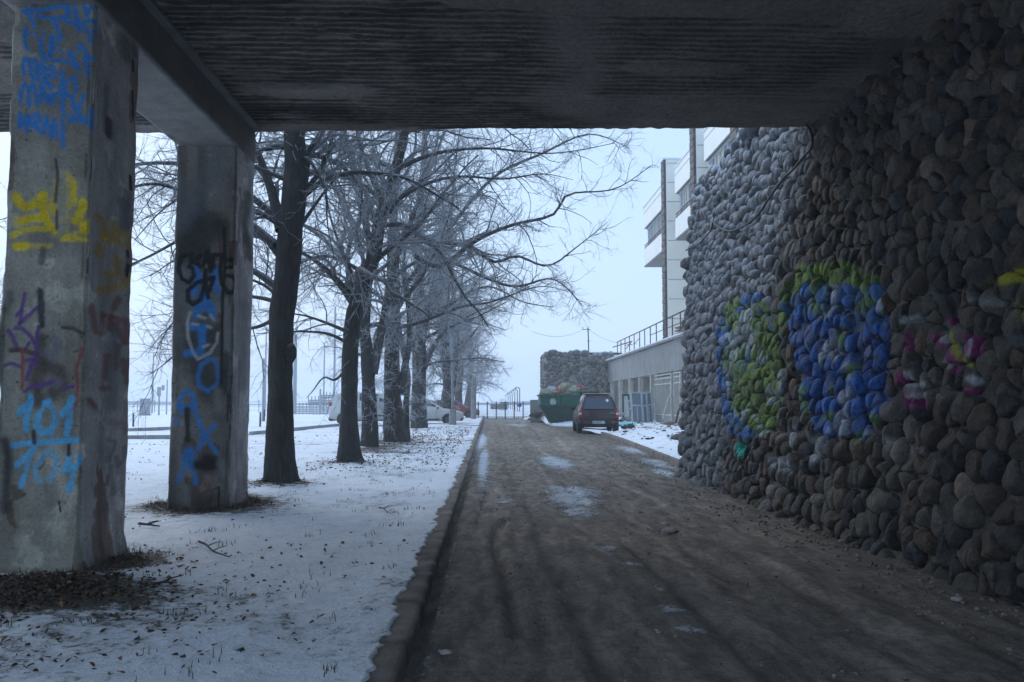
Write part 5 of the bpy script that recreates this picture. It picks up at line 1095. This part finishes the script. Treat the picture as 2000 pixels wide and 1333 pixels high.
def suv_extra(c, sheet, W):
    # rear window (full width sheet across the tailgate)
    def rw(z0, z1, w0, w1, y0, y1, nm, mat, th=.02, arc=.08):
        m_ = MB(); n = 10; V = []
        for j in range(n+1):
            t = j/n*2-1
            for (z, w_, y) in ((z0, w0, y0), (z1, w1, y1)): V.append((t*w_/2, y+arc*t*t, z)); V.append((t*w_/2, y+arc*t*t+th, z))
        Fc = []
        for j in range(n):
            a = j*4; b_ = a+4; Fc += [(a, a+2, b_+2, b_), (a+1, b_+1, b_+3, a+3), (a, b_, b_+1, a+1), (a+2, a+3, b_+3, b_+2)]
        Fc += [(0, 1, 3, 2), (n*4, n*4+2, n*4+3, n*4+1)]; m_.add(V, Fc); return part(m_, nm, mat, c, smooth=False)
    rw(1.02, 1.50, 1.26, 1.04, -.03, .20, 'rear_window', M['car_glass'], .05, .01)
    rw(1.515, 1.545, .30, .28, .24, .262, 'brake_light', M['red_lens'], .03, .0)
    st_ = MB(); an = np.linspace(0, 2*math.pi, 17)[:-1]; st_.add([(.36+(.075 if k % 2 else .05)*math.cos(a), .112+.44*(.075 if k % 2 else .05)*math.sin(a)-.012, 1.38+(.075 if k % 2 else .05)*math.sin(a)) for k, a in enumerate(an)], [tuple(range(16))]); part(st_, 'sticker', M['sticker'], c)
    rw(.60, .98, 1.30, 1.34, -.018, -.008, 'tailgate', P_red, .03, .03)
    m_ = MB(); m_.box((0, .03, .47), (1.64, .22, .26), bev=.05); m_.box((0, -.03, .585), (1.5, .12, .04), bev=.015); bp = part(m_, 'bumper', M['bumper'], c)
    for sd in (-1, 1):
        m_ = MB(); m_.box((sd*.60, -.088, .50), (.15, .02, .045)); part(m_, 'reflector', M['red_lens'], bp)
        m_ = MB(); m_.box((sd*.775, -.0, .925), (.13, .1, .10), mi=0, bev=.015); m_.box((sd*.775, -.004, .83), (.135, .1, .10), mi=1, bev=.015); m_.box((sd*.775, .0, .725), (.125, .1, .11), mi=0, bev=.015)
        part(m_, 'tail_light', None, c, mats=[M['red_lens'], M['clear_lens']])
    m_ = MB(); m_.box((-.01, -.095, .475), (.52, .015, .115), bev=.006); pl = part(m_, 'number_plate', M['plate'], c)
    try:
        cu = D.curves.new('plate_text', 'FONT'); cu.body = 'О630МР 29'; cu.size = .115; cu.align_x = 'CENTER'; cu.align_y = 'CENTER'; cu.extrude = .002
        to = D.objects.new('plate_text', cu); COL.objects.link(to); bpy.context.view_layer.update()
        me = D.meshes.new_from_object(to); D.objects.remove(to); to = D.objects.new('plate_characters', me); me.materials.append(M['ink']); COL.objects.link(to); to.parent = pl
        to.location = (-.01, -.106, .475); to.rotation_euler = (math.pi/2, 0, 0)
    except Exception as ex: print('text', ex)
    m_ = MB(); m_.box((.55, -.03, .86), (.2, .012, .03)); m_.box((-.2, -.03, .64), (.02, .012, .02)); part(m_, 'badge', M['rim'], c)
    m_ = MB(); m_.box((0, .3, .33), (1.2, .5, .14), bev=.03); m_.box((0, -.04, .36), (.08, .16, .06)); m_.tube([(.35, .05, .3), (.35, .4, .31)], .03, 8); part(m_, 'underbody', M['bumper'], c)
    for sd in (-1, 1):
        m_ = MB(); m_.box((sd*.92, 2.45, 1.04), (.2, .1, .15), bev=.03); part(m_, 'mirror', M['bumper'], c)
    m_ = MB(); m_.tube([(-.35, .3, 1.62), (-.35, 1.9, 1.68)], .018, 6); m_.tube([(.35, .3, 1.62), (.35, 1.9, 1.68)], .018, 6); part(m_, 'roof_rail', M['bumper'], c)
    m_ = MB(); m_.box((0, 1.25, 1.665), (1.04, 1.6, .015), bev=.007); part(m_, 'roof_snow', M['snowcap'], c)
    m_ = MB()
    for sd in (-1, 1): m_.box((sd*.856, 1.9, .56), (.02, 1.4, .10), bev=.005)
    part(m_, 'side_strip', M['bumper'], c)
red = car('parked_car', 'dark red compact off-roader parked with its rear to the viewer before the green skip', None, 3.9, 1.72, suv, P_red, (.62, 3.05), .34,
    [('side_window', .55, 1.25, 8, 10, (1, -1)), ('side_window', 1.33, 2.15, 8, 10, (1, -1)), ('side_window', 2.2, 2.5, 8, 9, (1, -1)), ('windscreen', 2.38, 2.9, 10, 14, (1, -1))], (4.56, 36.8, .02), R(-1.5), suv_extra)
hatch = [(0, .34, .8, .82, .9, .8), (.06, .3, .9, 1.0, .96, .76), (.45, .25, .95, 1.40, 1., .68), (.9, .23, .95, 1.50, 1., .68), (1.9, .23, .93, 1.52, 1., .68), (2.4, .23, .92, 1.42, 1., .68), (3.15, .23, .90, .95, 1., .82), (3.6, .24, .86, .89, .98, .8), (4.0, .26, .76, .79, .92, .76), (4.2, .3, .62, .65, .82, .7)]
def gen_extra(headz, tailz, L):
    def fx(c, sheet, W):
        for sd in (-1, 1):
            m_ = MB(); m_.box((sd*W*.40, L-.20, headz), (.26, .34, .13), bev=.04, rx=-.3); part(m_, 'headlight', M['clear_lens'], c)
            m_ = MB(); m_.box((sd*W*.43, .06, tailz), (.16, .16, .28), bev=.04); part(m_, 'tail_light', M['red_lens'], c)
            m_ = MB(); m_.box((sd*(W/2+.08), L*.66, .98), (.18, .1, .13), bev=.03); part(m_, 'mirror', M['bumper'], c)
        m_ = MB(); m_.box((0, L-.12, .38), (W*.86, .24, .26), bev=.06); part(m_, 'front_bumper', M['bumper'], c)
        m_ = MB(); m_.box((0, .1, .42), (W*.92, .24, .24), bev=.06); part(m_, 'rear_bumper', M['bumper'], c)
        m_ = MB()
        for sd in (-1, 1):
            for y in (L*.30, L*.47, L*.64): m_.box((sd*(W/2+.001), y, .62), (.006, .012, .6))
            m_.box((sd*(W/2+.003), L*.47, .34), (.012, L*.42, .08))
        part(m_, 'door_seams', M['bumper'], c)
    return fx
gl = [('side_window', .75, 1.35, 8, 10, (1, -1)), ('side_window', 1.45, 2.25, 8, 10, (1, -1)), ('side_window', 2.3, 2.6, 8, 9, (1, -1)), ('windscreen', 2.45, 3.1, 10, 14, (1, -1)), ('rear_window', .12, .42, 10, 14, (1, -1))]
bigsuv = [(s_, a*1.05, b*1.12, c_*1.12, d, e_) for s_, a, b, c_, d, e_ in suv]; bigsuv = [(s_*1.2, a, b, c_, d, e_) for s_, a, b, c_, d, e_ in bigsuv]
car('parked_car', 'white off-roader parked side-on behind the second and third trees, red tail light showing', 'cars parked beyond the trees', 4.68, 1.85, bigsuv, P_white, (.85, 3.65), .37,
    [('side_window', .6, 1.4, 8, 10, (1, -1)), ('side_window', 1.55, 2.55, 8, 10, (1, -1)), ('side_window', 2.65, 3.0, 8, 9, (1, -1)), ('windscreen', 2.85, 3.5, 10, 14, (1, -1)), ('rear_window', .12, .42, 10, 14, (1, -1))], (-8.45, 47.6, .03), R(-90), gen_extra(.86, 1.18, 4.68))
car('parked_car', 'white hatchback parked side-on behind the fifth tree and the lamp pole, nose to the road', 'cars parked beyond the trees', 4.2, 1.72, hatch, P_white, (.75, 3.35), .31, gl, (-5.72, 51.5, .0), R(-90), gen_extra(.7, .85, 4.2))
car('parked_car', 'faded red car whose front shows between the lamp pole and the white post', 'cars parked beyond the trees', 4.2, 1.7, hatch, P_red2, (.75, 3.35), .31, gl, (-5.0, 71.5, .0), R(-90), gen_extra(.7, .85, 4.2))

# ---------------------------------------------------------------- green skip with rubbish
M['green'] = plain('green_skip_paint', (.012, .12, .072), .5, .1, .2, 4, .2, (.03, .05, .035)); M['green2'] = plain('dark_green_skip_paint', (.010, .05, .035), .6, .1, .25, 4, .2, (.03, .035, .03))
sk = empty('skip', (4.7, 52, 0)); tag(sk, 'green steel skip heaped with rubbish, a round white emblem on its side', 'skip')
ya, yb = 51.2, 53.2; x0 = 2.93; x1 = 6.6
mb = MB(); mb.prism([(x0, 1.72), (x0+.02, 1.12), (x1-.02, 1.12), (x1, 1.72)], 'y', ya, yb); part(mb, 'upper_body', M['green'], sk)
mb = MB(); mb.prism([(x0+.03, 1.118), (x0+.62, .12), (x1-.62, .12), (x1-.03, 1.118)], 'y', ya+.03, yb-.03); part(mb, 'hopper', M['green2'], sk)
mb = MB(); mb.box(((x0+x1)/2, ya-.02, 1.72), (x1-x0+.16, .1, .1), bev=.02); mb.box(((x0+x1)/2, yb+.02, 1.72), (x1-x0+.16, .1, .1), bev=.02); mb.box((x0-.02, 52.2, 1.72), (.1, 1.9, .098), bev=.02); mb.box((x1+.02, 52.2, 1.72), (.1, 1.9, .098), bev=.02); part(mb, 'rim', M['green'], sk)
mb = MB()
for x in (x0+1.2, x0+2.45): mb.box((x, ya-.03, 1.42), (.07, .06, .55)); mb.prism([(x-.035, .14), (x+.035, .14), (x+.035, 1.1), (x-.035, 1.1)], 'y', ya-.02, ya+.04)
mb.tube([(x0+.0, ya-.1, 1.1), (x0+.0, ya-.1, 1.18)], .07, 10); mb.box((x0+.02, ya-.04, 1.13), (.12, .12, .12)); part(mb, 'rib', M['green2'], sk)
c = aty(1080, 785, ya-.03); an = np.linspace(0, 2*math.pi, 29)[:-1]; mb = MB(); yq = ya-.012
mb.add([(c[0]+.175*math.cos(a), yq, c[2]+.175*math.sin(a)) for a in an]+[(c[0]+.135*math.cos(a), yq, c[2]+.135*math.sin(a)) for a in an], [(k, (k+1) % 28, 28+(k+1) % 28, 28+k) for k in range(28) if k % 14 not in (0,)])
mb.box((c[0], yq, c[2]+.0), (.25, .004, .03)); mb.box((c[0]-.06, yq, c[2]-.055), (.05, .004, .07)); mb.box((c[0]+.02, yq, c[2]-.055), (.06, .004, .06), ry=.3); mb.box((c[0]+.09, yq, c[2]-.05), (.03, .004, .07)); mb.box((c[0]-.03, yq, c[2]+.06), (.13, .004, .05), ry=-.3); mb.box((c[0]+.06, yq, c[2]+.07), (.05, .004, .04))
part(mb, 'emblem', M['sticker'], sk)
def lump(nm, lb, cat, u, v, Yd, dims, col, seed, grp, rough=.35, sub=4, mat=None):
    c = aty(u, v, Yd); SV, SF = ICO[sub]; W = SV*np.array(dims)*(1+rough*1.3*fbm(SV+seed*3.1, 1.6, 4, seed, .6)-.22*sstep(.25, 0, np.abs(vnoise(SV+seed, 2.6, 2)))+.06*vnoise(SV+seed, 9, 2))[:, None]
    C = np.tile(np.array(col), (len(W), 1))*(1+.3*fbm(SV, 3, 3, seed+1))[:, None]
    o = bulk(nm, W, SF, mat or M['leaf'], attrs={'col': np.clip(C, .01, 1)}); o.location = c; return tag(o, lb, cat, grp)
G_ = 'rubbish heaped in the green skip'; KH = (.33, .31, .21)
lump('rubbish_sack', 'lumpy khaki sack at the left end of the skip', 'sack', 1066, 769, 51.9, (.42, .5, .28), (.36, .35, .25), 1, G_)
lump('rubbish_sack', 'flat khaki sack in front of the red box in the skip', 'sack', 1084, 768, 51.9, (.55, .5, .24), (.40, .38, .26), 2, G_)
lump('rubbish_sack', 'biggest khaki sack, humped in the middle of the skip', 'sack', 1106, 764, 52.1, (.55, .6, .48), KH, 3, G_)
lump('rubbish_sack', 'pale khaki sack beside the car roof in the skip', 'sack', 1120, 764, 52.0, (.5, .6, .36), (.40, .43, .34), 4, G_)
lump('rubbish_sack', 'dark olive sack at the hidden right end of the skip', 'sack', 1145, 767, 52.2, (.7, .6, .3), (.14, .14, .10), 5, G_)
lump('plastic_bag', 'crumpled white plastic bag lying left on the skip heap', 'bag', 1077, 762, 51.7, (.28, .22, .22), (.62, .62, .70), 6, G_)
lump('plastic_bag', 'pink and white plastic bag on top of the skip heap', 'bag', 1104, 754, 52.3, (.36, .3, .16), (.62, .28, .26), 7, G_)
M['red_pack'] = plain('red_packaging', (.52, .03, .04), .5, 0, .2, 8, .2, (.6, .5, .5)); M['cardboard'] = plain('brown_cardboard', (.25, .16, .09), .85, 0, .25, 5)
def crate(nm, lb, u, v, Yd, d, rz, ry, mat):
    m_ = MB(); m_.box((0, 0, 0), d, bev=.015); m_.box((0, 0, d[2]/2+.006), (d[0]*.12, d[1]*1.001, .008)); m_.box((d[0]*.2, d[1]*.1, d[2]/2+.02), (d[0]*.5, d[1]*.6, .012), ry=.15); o = m_.build(nm, mat); o.location = aty(u, v, Yd); o.rotation_euler = (0, ry, rz); return tag(o, lb, 'box', G_)
crate('packaging_box', 'bright red box tilted on the left of the skip heap', 1089, 764, 51.6, (.42, .3, .24), .4, -.35, M['red_pack'])
crate('packaging_box', 'red box crowning the right of the skip heap above the car roof', 1134, 757, 52.4, (.36, .36, .26), .2, .08, M['red_pack'])
crate('packaging_box', 'flat brown cardboard box on top of the skip heap', 1117, 756, 52.5, (.52, .4, .26), -.2, .06, M['cardboard'])
mb = MB(); mb.box((0, 0, .72), (1.5, .15, 1.55), bev=.03); o = mb.build('concrete_slab', M['plaster']); c = aty(1058, 812, 57.5); o.location = (c[0], 57.5, -.02); tag(o, 'upright pale concrete slab left behind the green skip', 'slab')
lump('rubbish_heap', 'small dark heap of scrap at the foot of the concrete slab', 'heap', 1046, 810, 56.5, (.36, .3, .2), (.1, .07, .065), 9, None, .9)
# things leaning at the terrace
M['pvc'] = plain('pale_blue_frame', (.48, .56, .62), .5, 0, .1, 5, .1, (.34, .37, .38)); M['aqua'] = plain('turquoise_sheet', (.12, .58, .60), .6, 0, .1, 5)
def winframe(lb, u0, v0, wpx, hm, Yd, lean, rz, mat, muntin=True, glassm='pane', dark=False):
    c = aty(u0, v0, Yd); wm = wpx/F*Yd; e = empty('window_frame', c, rz); e.rotation_euler = (lean, 0, rz); tag(e, lb, 'window frame', 'old window frames leaning at the terrace')
    m_ = MB(); t_ = .09
    m_.box((0, 0, t_/2), (wm, .07, t_)); m_.box((0, 0, hm-t_/2), (wm, .07, t_)); m_.box((-wm/2+t_/2, 0, hm/2), (t_, .072, hm-2*t_)); m_.box((wm/2-t_/2, 0, hm/2), (t_, .072, hm-2*t_))
    if muntin: m_.box((0, 0, hm*.62), (wm-2*t_, .068, .08)); m_.box((.02*wm, 0, hm*.33), (.05, .066, hm*.5))
    o = m_.build('frame', mat, e)
    m_ = MB(); m_.box((0, .01, hm/2), (wm-t_, .015, hm-t_)); m_.build('pane', M[glassm], e); return e
winframe('front pale blue window frame leaning at the terrace, its transom showing', 1246, 836, 24, 2.0, 48.5, R(-9), R(6), M['pvc'])
winframe('pale blue frame leaning second behind the front one at the terrace', 1258, 835, 20, 1.95, 49.0, R(-8), R(10), M['pvc'])
winframe('pale blue frame leaning last in the stack next to the barred gate', 1269, 833, 17, 1.95, 49.4, R(-7), R(14), M['pvc'])
winframe('dark edged narrow frame with pale pane leaning left, apart from the stack', 1223, 818, 14, 1.5, 54.0, R(-8), R(-6), M['bumper'], False, 'plate2' if 'plate2' in M else 'plate')
winframe('low cream wooden frame leaning between the dark edged and the blue frames', 1236, 826, 17, 1.35, 51.5, R(-12), R(8), M['white_paint'])
mb = MB(); mb.box((0, 0, 0), (1.5, .9, .04), bev=.01, rx=.08); o = mb.build('turquoise_board', M['aqua']); c = atz(1214, 833, .12); o.location = (c[0]+.2, 44.5, .25); tag(o, 'turquoise board lying flat on the snow right of the car', 'board')
mb = MB(); mb.tube([(0, 0, 0), (.35, .3, 1.0), (.9, .6, 1.75)], [.05, .05, .04], 6); o = mb.build('broken_plank', M['white_paint']); c = aty(1285, 812, 46.2); o.location = (c[0], 44.9, .5); tag(o, 'pale broken plank slanting behind the wide barred gate', 'plank')
mb = MB(); mb.tube([(0, 0, 0), (.2, .1, .7), (.65, .2, 1.5)], [.06, .05, .03], 6); o = mb.build('broken_plank', M['rust']); c = aty(1318, 832, 41.5); o.location = (c[0], 41.5, .2); tag(o, 'rust brown plank leaning against the terrace near the cobble wall', 'plank')
g = np.random.default_rng(5); labs = ['dark', 'grey', 'pale', 'brown']
rub = [(1262,842,.16,(.06,.055,.055),'dark stone just right of the window frames on the snow bank'), (1306,833,.28,(.19,.16,.12),'large tan stone below the narrow barred gate'), (1324,836,.20,(.3,.32,.36),'bluish grey stone near the foot of the white wall'), (1219,838,.13,(.07,.07,.075),'small dark stone by the turquoise board'), (1232,836,.17,(.06,.055,.06),'flat dark stone between turquoise board and frames'), (1212,812,.2,(.42,.42,.42),'pale chunk of rubble right beside the car'),
       (1218,822,.16,(.25,.24,.24),'grey chunk of rubble above the turquoise board'), (1228,822,.22,(.34,.33,.33),'light grey chunk of rubble before the cream frame'), (1330,862,.3,(.05,.045,.045),'dark boulder on the snow against the cobble wall'), (1212,825,.11,(.04,.04,.04),'black chunk beside the car bumper')]
for k, (u, v, r_, col, lb) in enumerate(rub):
    c = atz(u, v, .15); c[1] = min(c[1], 50); cc = aty(u, v-2, c[1]); o = lump('rubble_stone', lb, 'stone', u, v-3, c[1], (r_*1.2, r_, r_*.75), col, 30+k, 'rubble along the terrace', .25, 2)
# small scraps of wood and rubble as loose litter on the right verge
SV, SF = ICO[1]; n = 480; x = g.uniform(0, 1, n); y = g.uniform(18.5, 52, n); lft = np.interp(y, [16.5, 19.5, 25, 31, 36, 40, 52], [4.1, 4.2, 4.5, 4.8, 5.2, 6.4, 6.2]); x = lft+x*(9.3-lft); gzr = ground_z('rubble_verge'); z = gzr(x, y, .3)
s_ = g.uniform(.02, .07, n); st = np.stack([g.uniform(.5, 3, n), g.uniform(.4, 1, n), g.uniform(.3, .8, n)], 1); V = SV[None]*s_[:, None, None]*st[:, None]; a = g.uniform(0, 6.28, n); ca, sa = np.cos(a)[:, None], np.sin(a)[:, None]
V = np.stack([V[:, :, 0]*ca-V[:, :, 1]*sa, V[:, :, 0]*sa+V[:, :, 1]*ca, V[:, :, 2]], -1)+np.stack([x, y, z], 1)[:, None]
C = np.repeat(np.array([(.07, .06, .05), (.2, .16, .12), (.3, .3, .3), (.1, .09, .09)])[g.integers(0, 4, n)], len(SV), axis=0)
o = bulk('rubble_bits', V.reshape(-1, 3), (SF[None]+(np.arange(n)*len(SV))[:, None, None]).reshape(-1, 3), M['leaf'], attrs={'col': C}); tag(o, 'bits of wood and rubble strewn over the snow bank before the terrace', 'rubble', kind='stuff')

# ---------------------------------------------------------------- poles, posts, cabinet
M['pole_conc'] = plain('pole_concrete', (.30, .30, .30), .9, 0, .25, 5, .2, (.2, .15, .11)); M['galv'] = plain('galvanised', (.34, .37, .40), .6, .3, .15, 5); M['dark_iron'] = plain('dark_iron', (.05, .05, .06), .6, .3, .2, 8)
lp = empty('lamp_pole', (-1.86, 44.5, 0)); tag(lp, 'grey lamp pole standing in a thick stained concrete sleeve beside the road', 'lamp pole')
c = aty(884, 838, 44.5); lp.location = (c[0], 44.5, 0)
mb = MB(); mb.tube([(0, 0, -.1), (0, 0, .9), (0, 0, .98)], [.185, .18, .15], 16); mb.build('sleeve', M['pole_conc'], lp, smooth=False)
mb = MB(); mb.tube([(0, 0, .98), (-.05, 0, 4.5), (-.1, 0, 8.6)], [.075, .065, .05], 12); mb.build('shaft', M['galv'], lp, smooth=True)
c = aty(925, 819, 66); mb = MB(); mb.tube([(0, 0, -.1), (0, 0, 1.0), (0, 0, 3.2)], [.2, .2, .15], 12); o = mb.build('concrete_post', M['pole_conc']); o.location = (c[0], 66, 0); tag(o, 'pale concrete post before the red car, left of the far fence', 'post')
def pole(u, v0, v1, Yd, wpx, lb, nm='pole', mat='galv', grp='thin poles on the snowfield', cat='pole', head=None):
    a = aty(u, v0, Yd); b = aty(u, v1, Yd); m_ = MB(); r_ = wpx/F*Yd/2; m_.tube([(0, 0, -.1), (0, 0, b[2]*.6), (0, 0, b[2])], [r_*1.1, r_, r_*.8], 10)
    if head: head(m_, b[2])
    o = m_.build(nm, M[mat]); o.location = (a[0], Yd, 0); return tag(o, lb, cat, grp)
pole(575, 808, 655, 92, 7, 'tallest grey pole left of the stepped metal structure')
pole(513, 830, 700, 58, 4, 'slender pale pole between the second column and the nearest tree')
pole(517, 815, 640, 78, 3, 'thin tall pole just right of the slender pale one')
pole(297, 800, 690, 110, 3, 'thin pole behind the grey cabinet')
pole(310, 812, 762, 84, 3, 'short pole with traffic lights beside the grey cabinet', 'traffic_light', cat='traffic light', grp=None, head=lambda m_, z: [m_.box((0, -.1, z-.15), (.3, .25, .85), bev=.04), m_.box((.35, -.05, z+.2), (.25, .2, .5), bev=.04)])
pole(325, 810, 742, 88, 2.5, 'thin pole near the left edge of the second column')
pole(632, 800, 670, 120, 3, 'thin pole rising behind the stepped metal structure')
pole(625, 812, 760, 92, 4, 'short stout pole in front of the stepped metal structure')
pole(652, 812, 600, 100, 4, 'misty tall pole behind the white off-roader')
pole(260, 838, 808, 46, 3.5, 'dark stake on the snow right beside the first column', 'bollard', 'dark_iron', 'dark stakes on the snowfield', 'stake')
pole(508, 836, 805, 46, 3.5, 'dark stake on the snow right beside the second column', 'bollard', 'dark_iron', 'dark stakes on the snowfield', 'stake')
pole(516, 822, 800, 58, 3, 'dark stake a little behind the one at the second column', 'bollard', 'dark_iron', 'dark stakes on the snowfield', 'stake')
mb = MB(); c = aty(283, 813, 84); mb.box((0, 0, .85), (.85, .5, 1.55), bev=.03); cab = empty('utility_cabinet', (c[0], 84, 0)); tag(cab, 'grey utility cabinet on the snowfield between the two columns', 'cabinet'); mb.build('cabinet_body', M['galv'], cab)
mb = MB(); mb.box((0, 0, 1.66), (.95, .6, .07), bev=.02); mb.build('cabinet_roof', M['snowcap'], cab); mb = MB(); mb.box((.0, -.26, .9), (.7, .02, 1.2)); mb.box((-.28, -.28, .95), (.04, .03, .15)); mb.build('cabinet_door', M['galv'], cab); mb = MB(); mb.box((0, 0, .05), (.95, .6, .2)); mb.build('plinth', M['pole_conc'], cab)
# stepped metal structure (bleachers / stacked panels) on the snowfield
bl = empty('stepped_stand', (-22, 96, 0)); a0 = aty(578, 806, 96); a1 = aty(652, 806, 96); bl.location = ((a0[0]+a1[0])/2, 96, 0); tag(bl, 'stepped grey metal stand with rails far across the snowfield', 'stand'); Wd = a1[0]-a0[0]
for k, (f0, f1, z0, z1) in enumerate(((0, 1, .0, .95), (.28, 1, .95, 1.7), (.55, 1, 1.7, 2.2))):
    m_ = MB()
    for z in np.arange(z0+.1, z1, .22): m_.box((Wd*((f0+f1)/2-.5), k*.8, z), (Wd*(f1-f0), .05, .15))
    m_.build('slat_panel', M['galv'], bl); m_ = MB()
    for x in np.arange(f0, f1+.01, .09): m_.box((Wd*(x-.5), k*.8+.06, (z0+z1)/2+.1), (.06, .06, z1-z0+.3))
    m_.build('stand_posts', M['dark_iron'], bl)
# long pale mesh fence far left
def meshfence(nm, lb, p0, p1, h, npost, mat_p, panel=True, rails=2, wires=0, postr=.04):
    e = empty(nm, (p0[0], p0[1], 0)); tag(e, lb, 'fence'); d = np.array([p1[0]-p0[0], p1[1]-p0[1]]); L = np.linalg.norm(d); e.rotation_euler[2] = math.atan2(d[1], d[0])
    for k in range(npost):
        m_ = MB(); m_.box((L*k/(npost-1), 0, h/2), (postr*2, postr*2, h+.1)); m_.build('post', mat_p, e)
    m_ = MB()
    for k in range(rails): m_.box((L/2, 0, h*(.12+.8*k/max(1, rails-1))), (L, .03, .03))
    for x in np.arange(0, L, wires) if wires else []: m_.box((x, .01, h*.52), (.012, .012, h*.86))
    if wires:
        for z in np.arange(h*.15, h*.92, .12): m_.box((L/2, .012, z), (L, .010, .010))
    m_.build('mesh_panel', M['galv'], e); return e
meshfence('mesh_fence', 'wire mesh fence with dark posts closing the far end of the road', (-1.6, 70), (3.4, 70.5), 1.32, 8, M['rust'], wires=.09)
meshfence('mesh_fence', 'long low pale fence on the snowfield at the horizon', (-75, 118), (-9, 112), 1.5, 30, M['galv'], wires=1.1, rails=3)
for k, (u, v) in enumerate(((1015, 792),)):
    m_ = MB(); an = np.linspace(0, 2*math.pi, 21)[:-1]; c = aty(u, v, 69.8); m_.tube([(0, 0, 0), (0, .02, 0)], .16, 20); o = m_.build('round_sign', M['blue_sign'] if 'blue_sign' in M else M.setdefault('blue_sign', plain('blue_sign', (.05, .12, .5), .5))); o.location = c; tag(o, 'small round blue sign on the far mesh fence', 'sign')
# crook lamps behind the fence
def crook(u, vt, Yd, lb, sgn=-1):
    a = aty(u, 800, Yd); z = aty(u, vt, Yd)[2]; e = empty('street_lamp', (a[0], Yd, 0)); tag(e, lb, 'street lamp', 'crook lamps beyond the far fence')
    r_ = .32; P = [(0, 0, 0), (0, 0, z-r_)]+[(sgn*(r_-r_*math.cos(t)), 0, z-r_+r_*math.sin(t)) for t in np.linspace(.3, 3.0, 9)]
    m_ = MB(); m_.tube(P, .06, 8); m_.build('pole', M['dark_iron'], e, smooth=True); m_ = MB(); m_.tube([(sgn*2*r_, 0, z-r_-.02), (sgn*2*r_, 0, z-r_-.5)], [.08, .2], 10); m_.build('lamp_shade', M['sticker'], e)
for u, vt, Yd, lb in ((1015, 757, 118, 'nearest and tallest crook lamp, rightmost of the row beyond the fence'), (1010.5, 760, 126, 'second crook lamp from the right beyond the fence'), (1005.5, 763, 136, 'third crook lamp from the right beyond the fence'), (1000.5, 766, 148, 'fourth crook lamp from the right beyond the fence'), (996.5, 769, 162, 'fifth crook lamp from the right beyond the fence'), (993, 771, 180, 'farthest crook lamp, leftmost of the row beyond the fence')): crook(u, vt, Yd, lb)
ki = empty('pavilion', (2.0, 150, 0)); a0 = aty(956, 792, 150); a1 = aty(994, 792, 150); ki.location = ((a0[0]+a1[0])/2, 150, 0); tag(ki, 'low dark pavilion with snowy roofs beyond the far fence', 'building'); w_ = a1[0]-a0[0]
mb = MB(); mb.box((w_*.22, 0, .65), (w_*.42, 2.5, 1.3)); mb.build('wall', M['dark'], ki); mb = MB(); mb.prism([(w_*.0, 1.32), (w_*.5, 1.32), (w_*.48, 1.72), (w_*.02, 1.85)], 'y', -1.6, 1.6); mb.build('roof', M['snowcap'], ki)
mb = MB(); mb.prism([(-w_*.52, .95), (w_*.03, .95), (w_*.03, 1.35), (-w_*.45, 1.25)], 'y', -1.4, 1.4); mb.build('side_roof', M['snowcap'], ki); mb = MB(); mb.box((-w_*.2, 0, .5), (w_*.5, 2.2, .86)); mb.build('side_wall', M['dark'], ki)
# far bank
M['bank'] = plain('far_bank', (.05, .07, .09), .9, 0, .3, .02)
xs = np.linspace(-900, 900, 200); V = []; 
for x in xs:
    h_ = 1.0+.5*math.sin(x*.021)+.4*math.sin(x*.07); V += [(x, 380, -1), (x, 384, h_), (x, 460, h_*.6), (x, 470, -1)]
o = bulk('far_shore', np.array(V), gridfaces(200, 4), M['bank']); tag(o, kind='structure')
# low concrete edging lines of the crossing road far left
for (u0, v0, u1, v1, lb) in ((250, 842, 345, 838, 1), (250, 857, 345, 856, 2), (490, 849, 660, 832, 3)):
    a, b = atz(u0, v0, .1), atz(u1, v1, .1); m_ = MB(); d = b-a; L = np.linalg.norm(d); m_.box(tuple((a+b)/2+[0, 0, .03]), (L, .14, .16), rz=math.atan2(d[1], d[0])); o = m_.build('edging', M['pole_conc']); tag(o, kind='structure'); o.name = 'path_edging'
# ---------------------------------------------------------------- haze
HAZE = .0018
m = D.materials.new('haze'); m.use_nodes = True; t = m.node_tree; t.nodes.clear(); oo = t.nodes.new('ShaderNodeOutputMaterial'); vv = t.nodes.new('ShaderNodeVolumePrincipled')
vv.inputs['Color'].default_value = (.93, .95, .98, 1); vv.inputs['Density'].default_value = HAZE; vv.inputs['Anisotropy'].default_value = 0.0; t.links.new(vv.outputs[0], oo.inputs['Volume'])
if HAZE > 0:
    mb = MB(); mb.box((0, 720, 10.5), (2000, 1800, 24)); o = mb.build('haze', m); tag(o, 'pale winter mist', 'mist', kind='stuff')
SC.cycles.volume_bounces = 2; SC.cycles.max_bounces = 8; SC.cycles.diffuse_bounces = 4
